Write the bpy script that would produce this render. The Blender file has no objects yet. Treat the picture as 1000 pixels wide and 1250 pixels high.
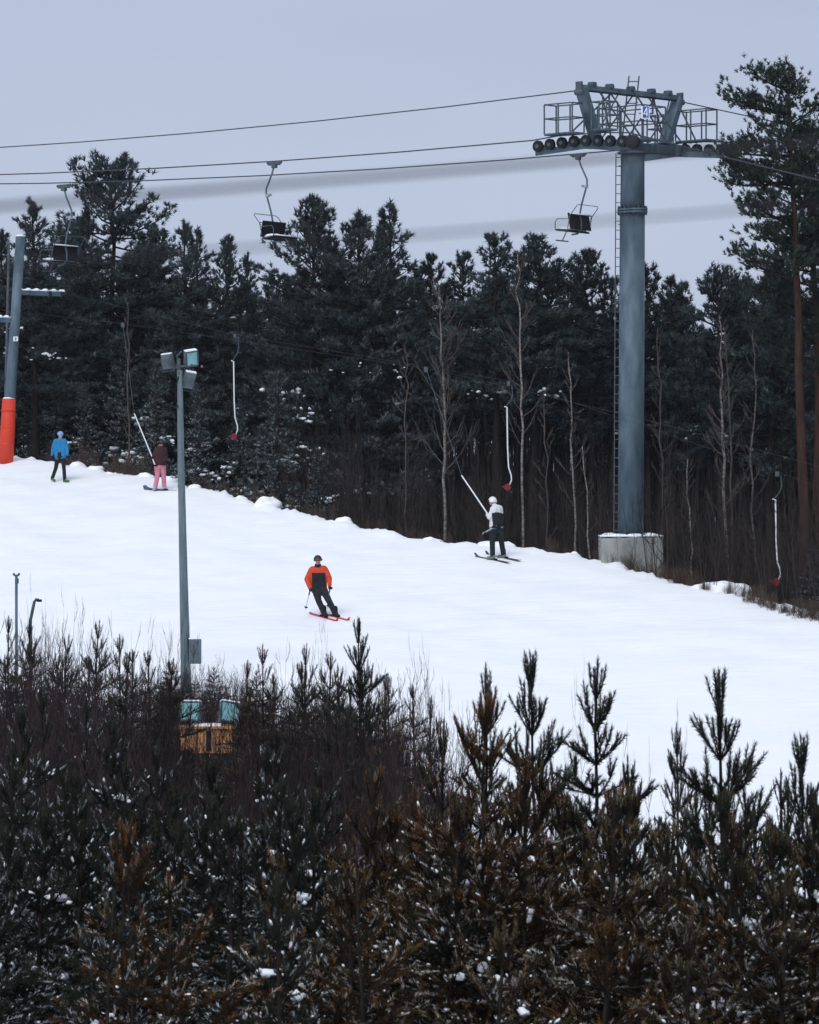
import bpy, math, random
import numpy as np
from mathutils import Vector, Matrix, Quaternion

# ------------------------------------------------------------------ camera, world, sun, exposure
sc = bpy.context.scene
C = sc.collection
ZC = 10.0            # eye height in the world
F = 4100.0           # focal length in pixels of the 1000 px wide photograph

cam = bpy.data.cameras.new('camera')
cam_o = bpy.data.objects.new('camera', cam); C.objects.link(cam_o)
cam_o.location = (0, 0, ZC); cam_o.rotation_euler = (math.radians(90), 0, 0)
cam.sensor_fit = 'HORIZONTAL'; cam.sensor_width = 36.0; cam.lens = 36.0*F/1000.0
cam.clip_start = 0.5; cam.clip_end = 4000
cam.dof.use_dof = True; cam.dof.focus_distance = 62.0; cam.dof.aperture_fstop = 11.0
sc.camera = cam_o

SUN_EL, SUN_AZ = math.radians(48), math.radians(200)
world = bpy.data.worlds.new('World'); sc.world = world; world.use_nodes = True
nt = world.node_tree; nt.nodes.clear()
out = nt.nodes.new('ShaderNodeOutputWorld'); bg = nt.nodes.new('ShaderNodeBackground')
sky = nt.nodes.new('ShaderNodeTexSky'); sky.sky_type = 'NISHITA'; sky.sun_disc = False
sky.sun_elevation = SUN_EL; sky.sun_rotation = SUN_AZ
tc = nt.nodes.new('ShaderNodeTexCoord'); mp = nt.nodes.new('ShaderNodeMapping'); mp.inputs['Scale'].default_value = (1, 1, 5)
no = nt.nodes.new('ShaderNodeTexNoise'); no.inputs['Scale'].default_value = 3.0; no.inputs['Detail'].default_value = 3
rp = nt.nodes.new('ShaderNodeValToRGB')
rp.color_ramp.elements[0].position = .3; rp.color_ramp.elements[0].color = (4.36, 4.98, 6.52, 1)
rp.color_ramp.elements[1].position = .72; rp.color_ramp.elements[1].color = (4.99, 5.62, 7.12, 1)
mx = nt.nodes.new('ShaderNodeMix'); mx.data_type = 'RGBA'; mx.inputs[0].default_value = .95   # the overcast hides almost all of the clear sky
nt.links.new(tc.outputs['Generated'], mp.inputs[0]); nt.links.new(mp.outputs[0], no.inputs['Vector'])
nt.links.new(no.outputs['Fac'], rp.inputs[0])
nt.links.new(sky.outputs[0], mx.inputs[6]); nt.links.new(rp.outputs[0], mx.inputs[7])
nt.links.new(mx.outputs[2], bg.inputs[0]); bg.inputs[1].default_value = .1
nt.links.new(bg.outputs[0], out.inputs[0])

sun = bpy.data.lights.new('sun', 'SUN'); sun.energy = 1.9; sun.angle = math.radians(35); sun.color = (.97, .99, .98)
sun_o = bpy.data.objects.new('sun', sun); C.objects.link(sun_o)
sun_o.rotation_euler = (math.radians(90)-SUN_EL, 0, math.radians(180)-SUN_AZ+math.radians(0))
sun_o.location = (0, 0, 60)

sc.view_settings.view_transform = 'Standard'; sc.view_settings.look = 'None'
sc.view_settings.exposure = 0.06; sc.view_settings.gamma = 1.0
sc.render.engine = 'CYCLES'
sc.cycles.use_denoising = True
sc.cycles.max_bounces = 5; sc.cycles.diffuse_bounces = 3; sc.cycles.glossy_bounces = 2
sc.cycles.transparent_max_bounces = 4

# ------------------------------------------------------------------ helpers
def P(px, py, Y):
    return Vector(((px-500)/F*Y, Y, ZC+(625-py)/F*Y))

def rad(a): return math.radians(a)

def mat(name, col, col2=None, scale=8.0, rough=.7, spec=.3, metal=0.0, bump=0.0, bscale=None, detail=4, stretch=None):
    m = bpy.data.materials.new(name); m.use_nodes = True
    n = m.node_tree.nodes; l = m.node_tree.links; b = n['Principled BSDF']
    b.inputs['Roughness'].default_value = rough; b.inputs['Metallic'].default_value = metal
    b.inputs['Specular IOR Level'].default_value = spec
    b.inputs['Base Color'].default_value = (*col, 1)
    if col2 or bump:
        t = n.new('ShaderNodeTexCoord'); v = t.outputs['Object']
        if stretch:
            mpp = n.new('ShaderNodeMapping'); mpp.inputs['Scale'].default_value = stretch
            l.new(v, mpp.inputs[0]); v = mpp.outputs[0]
    if col2:
        no = n.new('ShaderNodeTexNoise'); no.inputs['Scale'].default_value = scale; no.inputs['Detail'].default_value = detail
        no.inputs['Roughness'].default_value = .6
        r = n.new('ShaderNodeValToRGB'); r.color_ramp.elements[0].position = .35; r.color_ramp.elements[1].position = .65
        r.color_ramp.elements[0].color = (*col, 1); r.color_ramp.elements[1].color = (*col2, 1)
        l.new(v, no.inputs['Vector']); l.new(no.outputs['Fac'], r.inputs[0]); l.new(r.outputs[0], b.inputs['Base Color'])
    if bump:
        no2 = n.new('ShaderNodeTexNoise'); no2.inputs['Scale'].default_value = bscale or scale; no2.inputs['Detail'].default_value = 4
        bp = n.new('ShaderNodeBump'); bp.inputs['Strength'].default_value = bump; bp.inputs['Distance'].default_value = .05
        l.new(v, no2.inputs['Vector']); l.new(no2.outputs['Fac'], bp.inputs['Height']); l.new(bp.outputs[0], b.inputs['Normal'])
    return m

def groom(m):
    n = m.node_tree.nodes; l = m.node_tree.links; b = n['Principled BSDF']; old = b.inputs['Normal'].links[0].from_node
    t = n.new('ShaderNodeTexCoord'); mp = n.new('ShaderNodeMapping'); mp.inputs['Rotation'].default_value = (0, 0, math.radians(38)); mp.inputs['Scale'].default_value = (.25, 3.2, 1)
    no = n.new('ShaderNodeTexNoise'); no.inputs['Scale'].default_value = 1.6; no.inputs['Detail'].default_value = 5
    bp = n.new('ShaderNodeBump'); bp.inputs['Strength'].default_value = .5; bp.inputs['Distance'].default_value = .06
    l.new(t.outputs['Object'], mp.inputs[0]); l.new(mp.outputs[0], no.inputs['Vector']); l.new(no.outputs['Fac'], bp.inputs['Height'])
    l.new(old.outputs[0], bp.inputs['Normal']); l.new(bp.outputs[0], b.inputs['Normal'])

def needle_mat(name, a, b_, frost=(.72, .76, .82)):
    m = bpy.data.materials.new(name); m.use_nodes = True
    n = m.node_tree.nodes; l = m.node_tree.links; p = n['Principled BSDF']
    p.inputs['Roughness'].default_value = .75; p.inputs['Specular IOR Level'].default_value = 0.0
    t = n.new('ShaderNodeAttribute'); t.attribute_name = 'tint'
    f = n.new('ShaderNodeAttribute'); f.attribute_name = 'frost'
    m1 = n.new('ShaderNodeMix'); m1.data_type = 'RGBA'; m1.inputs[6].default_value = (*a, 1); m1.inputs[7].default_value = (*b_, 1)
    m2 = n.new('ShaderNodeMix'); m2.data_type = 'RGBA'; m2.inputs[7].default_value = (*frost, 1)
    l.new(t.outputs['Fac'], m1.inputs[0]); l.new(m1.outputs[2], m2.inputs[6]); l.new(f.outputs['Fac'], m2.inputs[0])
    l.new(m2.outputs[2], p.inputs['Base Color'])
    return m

M = dict(
    snow=mat('snow', (.86, .87, .89), (.90, .905, .92), scale=.7, rough=.65, spec=.2, bump=.4, bscale=2.2),
    lump=mat('lump_snow', (.84, .87, .91), (.88, .90, .93), scale=6, rough=.65, spec=.2, bump=.2, bscale=14),
    steel=mat('galvanised_steel', (.046, .078, .105), (.105, .150, .182), scale=3, rough=.6, spec=.35, bump=.1, bscale=40, stretch=(1, 1, .3)),
    steel_dark=mat('dark_steel', (.045, .06, .075), (.08, .10, .12), scale=6, rough=.6),
    steel_light=mat('pale_steel', (.26, .30, .34), (.34, .38, .42), scale=9, rough=.5),
    rubber=mat('rubber', (.018, .018, .02), rough=.8),
    rust=mat('sheave_rust', (.014, .017, .020), (.024, .026, .028), scale=9, rough=.85, spec=.08),
    concrete=mat('concrete', (.20, .215, .215), (.36, .36, .34), scale=3.5, rough=.9, bump=.4, bscale=30, stretch=(1, 1, .35)),
    black=mat('black_plastic', (.009, .009, .011), (.014, .014, .017), scale=14, rough=.85, spec=.1),
    cable=mat('cable_steel', (.035, .038, .05), rough=.6),
    white=mat('white_paint', (.75, .77, .78), (.68, .70, .72), scale=9, rough=.5),
    blue_sign=mat('blue_paint', (.02, .07, .42), rough=.4),
    red=mat('red_plastic', (.22, .014, .02), (.16, .012, .018), scale=12, rough=.5),
    pad=mat('red_pad', (.66, .055, .025), (.58, .045, .02), scale=3, rough=.6, bump=.2, bscale=5),
    lampglass=mat('floodlight_glass', (.12, .31, .33), (.20, .42, .44), scale=4, rough=.15, spec=.6),  # teal glass, with the sky's reflection put into its base colour
    housing=mat('lamp_housing', (.06, .078, .092), (.09, .11, .125), scale=8, rough=.5),
    polewood=mat('lamp_pole', (.085, .12, .14), (.14, .18, .20), scale=6, rough=.75, bump=.2, bscale=12, stretch=(2, 2, .2)),
    plank=mat('orange_timber', (.42, .18, .07), (.52, .27, .13), scale=4, rough=.8, bump=.2, bscale=20, stretch=(6, 6, .6)),
    bark_dark=mat('dark_bark', (.016, .013, .012), (.034, .027, .024), scale=9, rough=.95, spec=0.0, bump=.5, bscale=25, stretch=(2, 2, .4)),
    bark_pine=mat('orange_pine_bark', (.034, .021, .017), (.068, .038, .030), scale=6, spec=0.0, rough=.95, bump=.5, bscale=22, stretch=(2, 2, .35)),
    bark_grey=mat('grey_bark', (.06, .05, .045), (.11, .095, .085), scale=9, rough=.95, spec=0.0, stretch=(2, 2, .4)),
    birch=mat('birch_bark', (.07, .058, .052), (.26, .235, .215), scale=5, rough=.9, stretch=(1.5, 1.5, 4)),
    twig=mat('twig_bark', (.017, .013, .014), (.038, .028, .028), scale=6, rough=.95, spec=0.0),
    twig_scrub=mat('scrub_bark', (.055, .040, .034), (.115, .085, .068), scale=9, rough=.95, spec=0.0),
    twig_forest=mat('forest_twig', (.015, .0135, .0135), (.062, .050, .046), scale=2.2, rough=.95, spec=0.0, stretch=(3, 3, .25)),
    floor=mat('forest_litter', (.035, .026, .02), (.07, .05, .04), scale=1.5, rough=.95),
    n_forest=needle_mat('forest_needles', (.024, .036, .038), (.048, .061, .060)),
    n_big=needle_mat('big_pine_needles', (.022, .036, .030), (.044, .056, .040)),
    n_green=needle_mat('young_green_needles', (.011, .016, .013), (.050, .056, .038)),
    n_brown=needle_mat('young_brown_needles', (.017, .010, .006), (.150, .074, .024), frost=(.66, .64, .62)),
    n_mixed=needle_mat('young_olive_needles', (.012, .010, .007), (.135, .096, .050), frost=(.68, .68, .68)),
    skin=mat('skin', (.42, .24, .18), rough=.55),
)

def vary(m, lo, hi):
    # every plant of a kind is a little lighter or darker than the next
    n = m.node_tree.nodes; l = m.node_tree.links; bs = n['Principled BSDF']; src = bs.inputs['Base Color'].links[0].from_socket
    oi = n.new('ShaderNodeObjectInfo'); mr = n.new('ShaderNodeMapRange'); mr.inputs['To Min'].default_value = lo; mr.inputs['To Max'].default_value = hi
    hs = n.new('ShaderNodeHueSaturation'); l.new(oi.outputs['Random'], mr.inputs['Value']); l.new(mr.outputs[0], hs.inputs['Value'])
    l.new(src, hs.inputs['Color']); l.new(hs.outputs[0], bs.inputs['Base Color'])
vary(M['twig'], .55, 1.9)
for k_ in ('n_forest', 'n_green', 'n_mixed', 'n_brown'): vary(M[k_], .75, 1.35)
vary(M['birch'], .6, 1.2)
groom(M['snow'])
def tag(o, label=None, cat=None, group=None, kind=None):
    if label: o['label'] = label
    if cat: o['category'] = cat
    if group: o['group'] = group
    if kind: o['kind'] = kind
    return o

def thing(name, label, cat, loc=(0, 0, 0), rz=0.0, group=None):
    o = bpy.data.objects.new(name, None); C.objects.link(o)
    o.location = loc; o.rotation_euler = (0, 0, rz); o.empty_display_size = .2
    return tag(o, label, cat, group)

def link(name, me, parent=None, loc=None):
    o = bpy.data.objects.new(name, me); C.objects.link(o)
    if parent: o.parent = parent
    if loc: o.location = loc
    return o

KIDS = {}
def copy_tree(o, parent=None):
    c = o.copy(); C.objects.link(c); c.parent = parent
    for ch in list(o.children): copy_tree(ch, c)
    return c

class MB:
    """collects shapes into one mesh"""
    def __init__(s): s.v = []; s.f = []; s.m = []; s.cm = 0
    def add(s, vs, fs):
        o = len(s.v); s.v += [tuple(x) for x in vs]; s.f += [tuple(i+o for i in f) for f in fs]; s.m += [s.cm]*len(fs); return s
    def box(s, c, d, R=None):
        c = Vector(c); h = Vector(d)/2
        vs = [Vector((sx*h.x, sy*h.y, sz*h.z)) for sz in (-1, 1) for sy in (-1, 1) for sx in (-1, 1)]
        if R is not None: vs = [R @ v for v in vs]
        return s.add([c+v for v in vs], [(0, 2, 3, 1), (4, 5, 7, 6), (0, 1, 5, 4), (2, 6, 7, 3), (0, 4, 6, 2), (1, 3, 7, 5)])
    def beam(s, a, b, w, h, up=(0, 0, 1)):
        a, b = Vector(a), Vector(b); d = (b-a); L = d.length; d.normalize()
        x = d.cross(Vector(up))
        if x.length < 1e-4: x = Vector((1, 0, 0))
        x.normalize(); z = x.cross(d)
        R = Matrix((x, d, z)).transposed()
        return s.box((a+b)/2, (w, L, h), R)
    def tube(s, path, r, n=6, cap=True):
        path = [Vector(p) for p in path]; k = len(path)
        if not hasattr(r, '__len__'): r = [r]*k
        vs = []; fs = []; ref = None
        for i, p in enumerate(path):
            t = (path[min(i+1, k-1)]-path[max(i-1, 0)])
            if t.length < 1e-9: t = Vector((0, 0, 1))
            t.normalize()
            if ref is None or abs(ref.dot(t)) > .98:
                ref = Vector((1, 0, 0)) if abs(t.x) < .8 else Vector((0, 1, 0))
            e1 = (ref-t*ref.dot(t)).normalized(); e2 = t.cross(e1); ref = e1
            for j in range(n):
                a = 2*math.pi*j/n
                vs.append(p+(e1*math.cos(a)+e2*math.sin(a))*r[i])
        for i in range(k-1):
            for j in range(n):
                a = i*n+j; b = i*n+(j+1) % n
                fs.append((a, b, b+n, a+n))
        if cap:
            fs.append(tuple(reversed(range(n)))); fs.append(tuple(range((k-1)*n, k*n)))
        return s.add(vs, fs)
    def ball(s, c, r, seg=10, rings=7, R=None, wob=0.0, rng=None):
        c = Vector(c); r = Vector(r) if hasattr(r, '__len__') else Vector((r, r, r)); vs = []; fs = []
        def pt(x, y, z):
            k = 1+(rng.uniform(-wob, wob) if rng else 0); v = Vector((x*r.x*k, y*r.y*k, z*r.z*k))
            return c+(R @ v if R is not None else v)
        vs.append(pt(0, 0, 1))
        for i in range(1, rings):
            th = math.pi*i/rings
            for j in range(seg):
                a = 2*math.pi*j/seg; vs.append(pt(math.sin(th)*math.cos(a), math.sin(th)*math.sin(a), math.cos(th)))
        vs.append(pt(0, 0, -1)); last = len(vs)-1
        for j in range(seg):
            fs.append((0, 1+j, 1+(j+1) % seg))
            for i in range(rings-2):
                a = 1+i*seg+j; b = 1+i*seg+(j+1) % seg
                fs.append((a, a+seg, b+seg, b))
            a = 1+(rings-2)*seg
            fs.append((a+j, last, a+(j+1) % seg))
        return s.add(vs, fs)
    def disc(s, c, axis, r, w, n=16, r_in=0.0):
        c = Vector(c); ax = Vector(axis).normalized()
        return s.tube([c-ax*w/2, c-ax*w/2*.99, c+ax*w/2*.99, c+ax*w/2], [r*.9, r, r, r*.9], n)
    def build(s, name, m, parent=None, smooth=False, bevel=0.0, loc=None):
        me = bpy.data.meshes.new(name); me.from_pydata(s.v, [], s.f)
        for x in (m if isinstance(m, (list, tuple)) else [m]): me.materials.append(x)
        if isinstance(m, (list, tuple)): me.polygons.foreach_set('material_index', s.m)
        if smooth: me.polygons.foreach_set('use_smooth', [True]*len(s.f))
        me.update()
        o = link(name, me, parent, loc)
        if bevel:
            b = o.modifiers.new('bevel', 'BEVEL'); b.width = bevel; b.segments = 2; b.limit_method = 'ANGLE'
        return o

# ------------------------------------------------------------------ terrain
PL = lambda x, y: -1.44+.0443*(x-2.56)+.1759*(y-100)      # the ski run is close to a plane
EDGE_PX = [(-200, 522), (0, 556), (50, 563), (100, 569), (150, 577), (215, 588), (250, 597), (300, 611), (350, 624), (400, 635), (450, 646), (500, 655),
           (550, 663), (600, 667), (650, 671), (700, 676), (740, 684), (800, 703), (850, 716), (900, 728), (950, 739), (1000, 750), (1200, 795)]
def plane_hit(px, py):
    a = (px-500)/F; c = (625-py)/F
    k = -1.44-.0443*2.56-.1759*100
    return k/(c-.0443*a-.1759)
EDGE = []
for px, py in EDGE_PX:
    Y = plane_hit(px, py); EDGE.append(((px-500)/F*Y, Y))
ex = np.array([e[0] for e in EDGE]); ey = np.array([e[1] for e in EDGE])
def edge_y(x):
    x = np.asarray(x, float)
    y = np.interp(x, ex, ey)
    y = np.where(x < ex[0], ey[0]-(x-ex[0])*1.2, y)
    y = np.where(x > ex[-1], ey[-1]-(x-ex[-1])*.9, y)
    return np.maximum(y, 62)
def vnoise(x, y, seed=0):
    x = np.asarray(x, float); y = np.asarray(y, float)
    xi = np.floor(x).astype(np.int64); yi = np.floor(y).astype(np.int64); fx = x-xi; fy = y-yi
    def h(a, b):
        n = (a*374761393+b*668265263+seed*982451653) & 0x7fffffff
        n = ((n ^ (n >> 13))*1274126177) & 0x7fffffff
        return ((n ^ (n >> 16)) & 0xffff)/65535.0
    u = fx*fx*(3-2*fx); v = fy*fy*(3-2*fy)
    return (h(xi, yi)*(1-u)+h(xi+1, yi)*u)*(1-v)+(h(xi, yi+1)*(1-u)+h(xi+1, yi+1)*u)*v
def sstep(a, b, x):
    t = np.clip((x-a)/(b-a), 0, 1); return t*t*(3-2*t)
def ground(x, y):
    x = np.clip(np.asarray(x, float), -70, 70); y = np.asarray(y, float)
    e = np.minimum(edge_y(x), 165); d = y-e
    front = PL(x, y)+(vnoise(x*.5, y*.5, 1)-.5)*.10+(vnoise(x*1.6, y*1.6, 2)-.5)*.05+(vnoise(x*.9+y*.7, (y-x)*.22, 13)-.5)*.07
    lip = np.exp(-(d/.8)**2)*((vnoise(x*1.3, y*1.3, 5)-.35)*.22+(vnoise(x*4, y*4, 6)-.5)*.07)
    back = PL(x, e)-1.15*sstep(0, 2.2, d)-.02*np.clip(d, 0, 200)+(vnoise(x*.6, y*.6, 3)-.5)*.3*sstep(1, 4, d)
    ridge = .66*np.exp(-((d-1.25)/.62)**2)*sstep(7.6, 8.6, x)*(1-sstep(11.0, 12.5, x))*(.1+1.0*vnoise(x*1.5, y*.2, 11)+.3*vnoise(x*4, y*3, 12))
    z = np.where(d < 0, front, back)+lip+ridge
    # valley in front of the run, and the bank that the viewer stands on
    val = -8.3+(vnoise(x*.25, y*.25, 4)-.5)*.6
    k = 1.2
    z = np.where(d < 0, np.logaddexp(z/k, val/k)*k, z)
    bank = -1.75-.30*np.clip(y-1.5, 0, None)
    z = np.where(y < 45, np.logaddexp(z/.8, bank/.8)*.8, z)
    return z+ZC
def gz(x, y): return float(ground(x, y))

def grid_mesh(xs, ys):
    X, Yg = np.meshgrid(xs, ys); Z = ground(X, Yg)
    nx, ny = len(xs), len(ys)
    v = np.stack([X, Yg, Z], -1).reshape(-1, 3)
    i = np.arange(nx*ny).reshape(ny, nx)
    f = np.stack([i[:-1, :-1], i[:-1, 1:], i[1:, 1:], i[1:, :-1]], -1).reshape(-1, 4)
    me = bpy.data.meshes.new('ground'); me.vertices.add(len(v)); me.vertices.foreach_set('co', v.ravel())
    me.loops.add(f.size); me.loops.foreach_set('vertex_index', f.ravel().astype(np.int32))
    me.polygons.add(len(f)); me.polygons.foreach_set('loop_start', np.arange(0, f.size, 4, dtype=np.int32))
    me.update(calc_edges=True); me.polygons.foreach_set('use_smooth', np.ones(len(f), bool))
    return me, v, f
xs = np.concatenate([[-1200, -700, -350, -150, -80, -50], np.arange(-34, -18, 1.0), np.arange(-18, 18, .25), np.arange(18, 35, 1.0), [50, 80, 150, 350, 700, 1200]])
ys = np.concatenate([[-300, -100, -40, -15], np.arange(-6, 60, 1.0), np.arange(60, 84, .5), np.arange(84, 132, .25), np.arange(132, 170, 2.0), [200, 300, 500, 900, 1400]])
me, gv, gf = grid_mesh(xs, ys)
me.materials.append(M['snow']); me.materials.append(M['floor'])
cen = gv[gf].mean(1); dd = cen[:, 1]-edge_y(cen[:, 0])
me.polygons.foreach_set('material_index', ((dd > 2.6+1.5*vnoise(cen[:, 0], cen[:, 1], 9)) & (cen[:, 1] > 80)).astype(np.int32))
me_ground = me
tag(link('ground', me), kind='structure', label='snow covered ski run falling towards the right with forest floor behind it')

# ------------------------------------------------------------------ vegetation generators
def unit(v): return v/np.maximum(np.linalg.norm(v, axis=-1, keepdims=True), 1e-9)

def needle_mesh(name, rng, base, axis, slen, n, nl, nw, frost, tint, ang=(25, 62), tipfrost=1.0, basefrost=.75):
    """n needles round each shoot; frost sits on the needles that point upwards"""
    base = np.asarray(base, float); axis = unit(np.asarray(axis, float)); N = len(base)
    slen = np.broadcast_to(np.asarray(slen, float), (N,))
    ref = np.where(np.abs(axis[:, 2:3]) < .9, np.array([[0, 0, 1.]]), np.array([[1., 0, 0]]))
    e1 = unit(np.cross(axis, ref)); e2 = np.cross(axis, e1)
    t = (np.arange(n)[None]+rng.random((N, n)))/n; phi = rng.random((N, n))*2*math.pi
    al = np.radians(rng.uniform(ang[0], ang[1], (N, n))*(1-.55*t**3))
    r = np.cos(phi)[..., None]*e1[:, None]+np.sin(phi)[..., None]*e2[:, None]
    d = axis[:, None]*np.cos(al)[..., None]+r*np.sin(al)[..., None]
    p = base[:, None]+axis[:, None]*(slen[:, None]*t)[..., None]
    L = nl*rng.uniform(.75, 1.2, (N, n))
    side = unit(np.cross(d, rng.normal(size=(N, n, 3))))*nw/2
    v = np.stack([p-side, p+side, p+d*L[..., None]], 2).reshape(-1, 3)
    up = np.clip(r[..., 2]*1.3+.25, 0, 1)
    f = np.broadcast_to(np.asarray(frost, float)[:, None], (N, n))*up
    fr = np.stack([f*basefrost, f*basefrost, f*tipfrost], 2).reshape(-1)
    ti = np.repeat(np.clip(np.asarray(tint)[:, None]+rng.uniform(-.1, .1, (N, n)), 0, 1).reshape(-1), 3)
    me = bpy.data.meshes.new(name); k = len(v)
    me.vertices.add(k); me.vertices.foreach_set('co', v.ravel())
    me.loops.add(k); me.loops.foreach_set('vertex_index', np.arange(k, dtype=np.int32))
    me.polygons.add(k//3); me.polygons.foreach_set('loop_start', np.arange(0, k, 3, dtype=np.int32))
    me.update(calc_edges=True)
    a = me.attributes.new('frost', 'FLOAT', 'POINT'); a.data.foreach_set('value', fr.astype(np.float32))
    a = me.attributes.new('tint', 'FLOAT', 'POINT'); a.data.foreach_set('value', ti.astype(np.float32))
    return me

def vdir(az, el): return Vector((math.cos(az)*math.cos(el), math.sin(az)*math.cos(el), math.sin(el)))

def curve_path(p, az, el0, el1, L, k, rng, wob=.12):
    pts = [Vector(p)]
    for i in range(k):
        e = el0+(el1-el0)*(i/(max(k-1, 1))); az += rng.gauss(0, wob)
        pts.append(pts[-1]+vdir(az, e)*(L/k))
    return pts
def along(pts, t):
    k = len(pts)-1; x = min(max(t, 0), .9999)*k; i = int(x)
    return pts[i].lerp(pts[i+1], x-i), (pts[i+1]-pts[i]).normalized()

def snow_lumps(spots, rng, size):
    m = MB()
    for p in spots:
        s = size*rng.choice((.35, .5, .7, 1.0, 1.3)); R = Matrix.Rotation(rng.uniform(0, 6.3), 3, 'Z') @ Matrix.Rotation(rng.uniform(-.7, .7), 3, 'X')
        m.ball(Vector(p)+Vector((0, 0, s*.15)), (s*rng.uniform(.8, 1.7), s*rng.uniform(.45, .8), s*rng.uniform(.35, .7)), 8, 5, R, .33, rng)
    return m

def young_pine(seed, H, slope, yr, m_needle, frost=.4, lumps=10, label='young pine', n=38, low=.0, nl=.058, nw=.0058, Rmax=1.15, keep=3, fill=1.0, pc=.105, side=0, omax=3, flecks=0):
    """pine built year by year: a leader, then one whorl of branches per year; yr is the length of a year's shoot"""
    rng = random.Random(seed); nr = np.random.default_rng(seed)
    root = thing('young_pine', label, 'tree', (0, 0, -500))
    wood = MB(); sh = []          # needled pieces: base, axis, length, is_tip
    k = 10; lean = rng.uniform(-.1, .1), rng.uniform(-.1, .1)
    tp = [Vector((lean[0]*(i/k)**2+rng.gauss(0, .012), lean[1]*(i/k)**2+rng.gauss(0, .012), H*i/k)) for i in range(k+1)]
    wood.tube(tp, [.036*(1-i/k)**.8*H/5+.008 for i in range(k+1)], 6)
    def coat(pts, t0, tip=True):
        """needles on the path from fraction t0 to its end, in short pieces"""
        L = sum((pts[i+1]-pts[i]).length for i in range(len(pts)-1)); m = max(1, int(round(L*(1-t0)/pc)))
        for i in range(m):
            p0, _ = along(pts, t0+(1-t0)*i/m); p1, _ = along(pts, t0+(1-t0)*(i+1)/m)
            sh.append((p0, (p1-p0).normalized(), (p1-p0).length, tip and i == m-1))
    def shoot(p, d, L, order):
        """a side branch: straight or slightly rising, with its own whorls of side shoots"""
        az = math.atan2(d.y, d.x); el = math.asin(max(-1, min(1, d.z)))
        pts = curve_path(p, az, el, el+rad(rng.uniform(2, 26) if d.z > .45 else rng.uniform(-6, 13)), L, 4, rng, .07)
        wood.tube(pts, [.004+.008*min(1, L)*(1-i/4) for i in range(5)], 4 if order == 1 else 3, False)
        coat(pts, max(0.0, 1-keep*yr*.8/L))
        if order > omax or L < .15: return
        s = L-yr*rng.uniform(.62, .85)
        while s > .10*L and s > .06:
            q, dd = along(pts, s/L); a2 = math.atan2(dd.y, dd.x); e2 = math.asin(max(-1, min(1, dd.z)))
            for sg in (-1, 1, 0):
                if sg == 0 and rng.random() > .4*fill: continue
                if rng.random() > .9*fill: continue
                l2 = min((L-s)*rng.uniform(.55, .9), .62*L)*rng.uniform(.8, 1.05)
                if l2 < .05: continue
                shoot(q, vdir(a2+sg*rad(rng.uniform(32, 55)), e2+rad(rng.uniform(-6, 22)+(30 if sg == 0 else 0)-side)), l2, order+1)
            s -= yr*rng.uniform(.6, .85)
    d = yr*rng.uniform(.95, 1.1); coat([along(tp, 1-d*1.9/H)[0], along(tp, 1-d/H)[0], tp[-1]], 0)
    while d < H*(1-low)-.25:
        c0, _ = along(tp, 1-d/H); nb = rng.randint(5, 7); a0 = rng.uniform(0, 6.3)
        el0 = 64-34*min(1, (d-yr)/(2.2*yr))-26*min(1, max(0, d-2*yr)/(4*yr))
        L0 = min(Rmax, slope*d+.06)
        for b_ in range(nb):
            if rng.random() > .94*fill+.03: continue
            L = L0*rng.uniform(.72, 1.12)/max(.55, math.cos(rad(el0*.6)))
            shoot(c0, vdir(a0+b_*6.283/nb+rng.gauss(0, .2), rad(el0+rng.gauss(0, 6))), L, 1)
        d += yr*rng.uniform(.85, 1.12)
    wood.build('trunk', M['bark_dark'], root, True)
    B = np.array([s[0] for s in sh]); A = np.array([s[1] for s in sh]); Ls = np.array([s[2] for s in sh]); tip = np.array([s[3] for s in sh])
    zrel = B[:, 2]/H
    fr = np.clip(np.where(nr.random(len(B)) < np.where(tip, .68, .10)*np.clip(2.1-1.8*zrel, .04, 1.2), nr.uniform(.55, 1.0, len(B)), .0)*np.minimum(1, frost*1.5)*np.where(tip, 1.0, .7)*np.clip(1.6-zrel, .3, 1), 0, 1.0)
    tint = np.where(tip, nr.uniform(.15, 1.0, len(B)), nr.uniform(0, .18, len(B)))  # sunlit tips and darker inner needles: light put into the tint
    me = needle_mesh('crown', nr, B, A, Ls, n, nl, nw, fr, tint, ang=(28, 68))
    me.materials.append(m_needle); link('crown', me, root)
    if lumps:
        cand = [s for s in sh if s[0].z < H*.9]; sp = []
        for _ in range(lumps):
            q = rng.choice(cand)[0]; sp += [q+Vector((rng.gauss(0, .05), rng.gauss(0, .05), rng.gauss(0, .02))) for _ in range(rng.choice((1, 1, 2, 3)))]
        sm = snow_lumps(sp, rng, .05)
        tips = [s for s in sh if s[3] and s[0].z < H*.93]
        for _ in range(int(flecks*2.2)):
            s = rng.choice(tips); e = s[0]+s[1]*s[2]*rng.uniform(.3, 1.0)+Vector((0, 0, .018)); q = rng.choice((1, 1, 1, 1.6))*rng.uniform(.007, .013)
            sm.ball(e, (q*rng.uniform(1.0, 2.0), q*rng.uniform(.7, 1.2), q*.65), 5, 3, Matrix.Rotation(math.atan2(s[1].y, s[1].x), 3, 'Z') @ Matrix.Rotation(-math.asin(max(-.8, min(.8, s[1].z))), 3, 'Y'), .35, rng)
        tag(sm.build('snow', M['lump'], root, True), kind='stuff')
    return root

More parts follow.
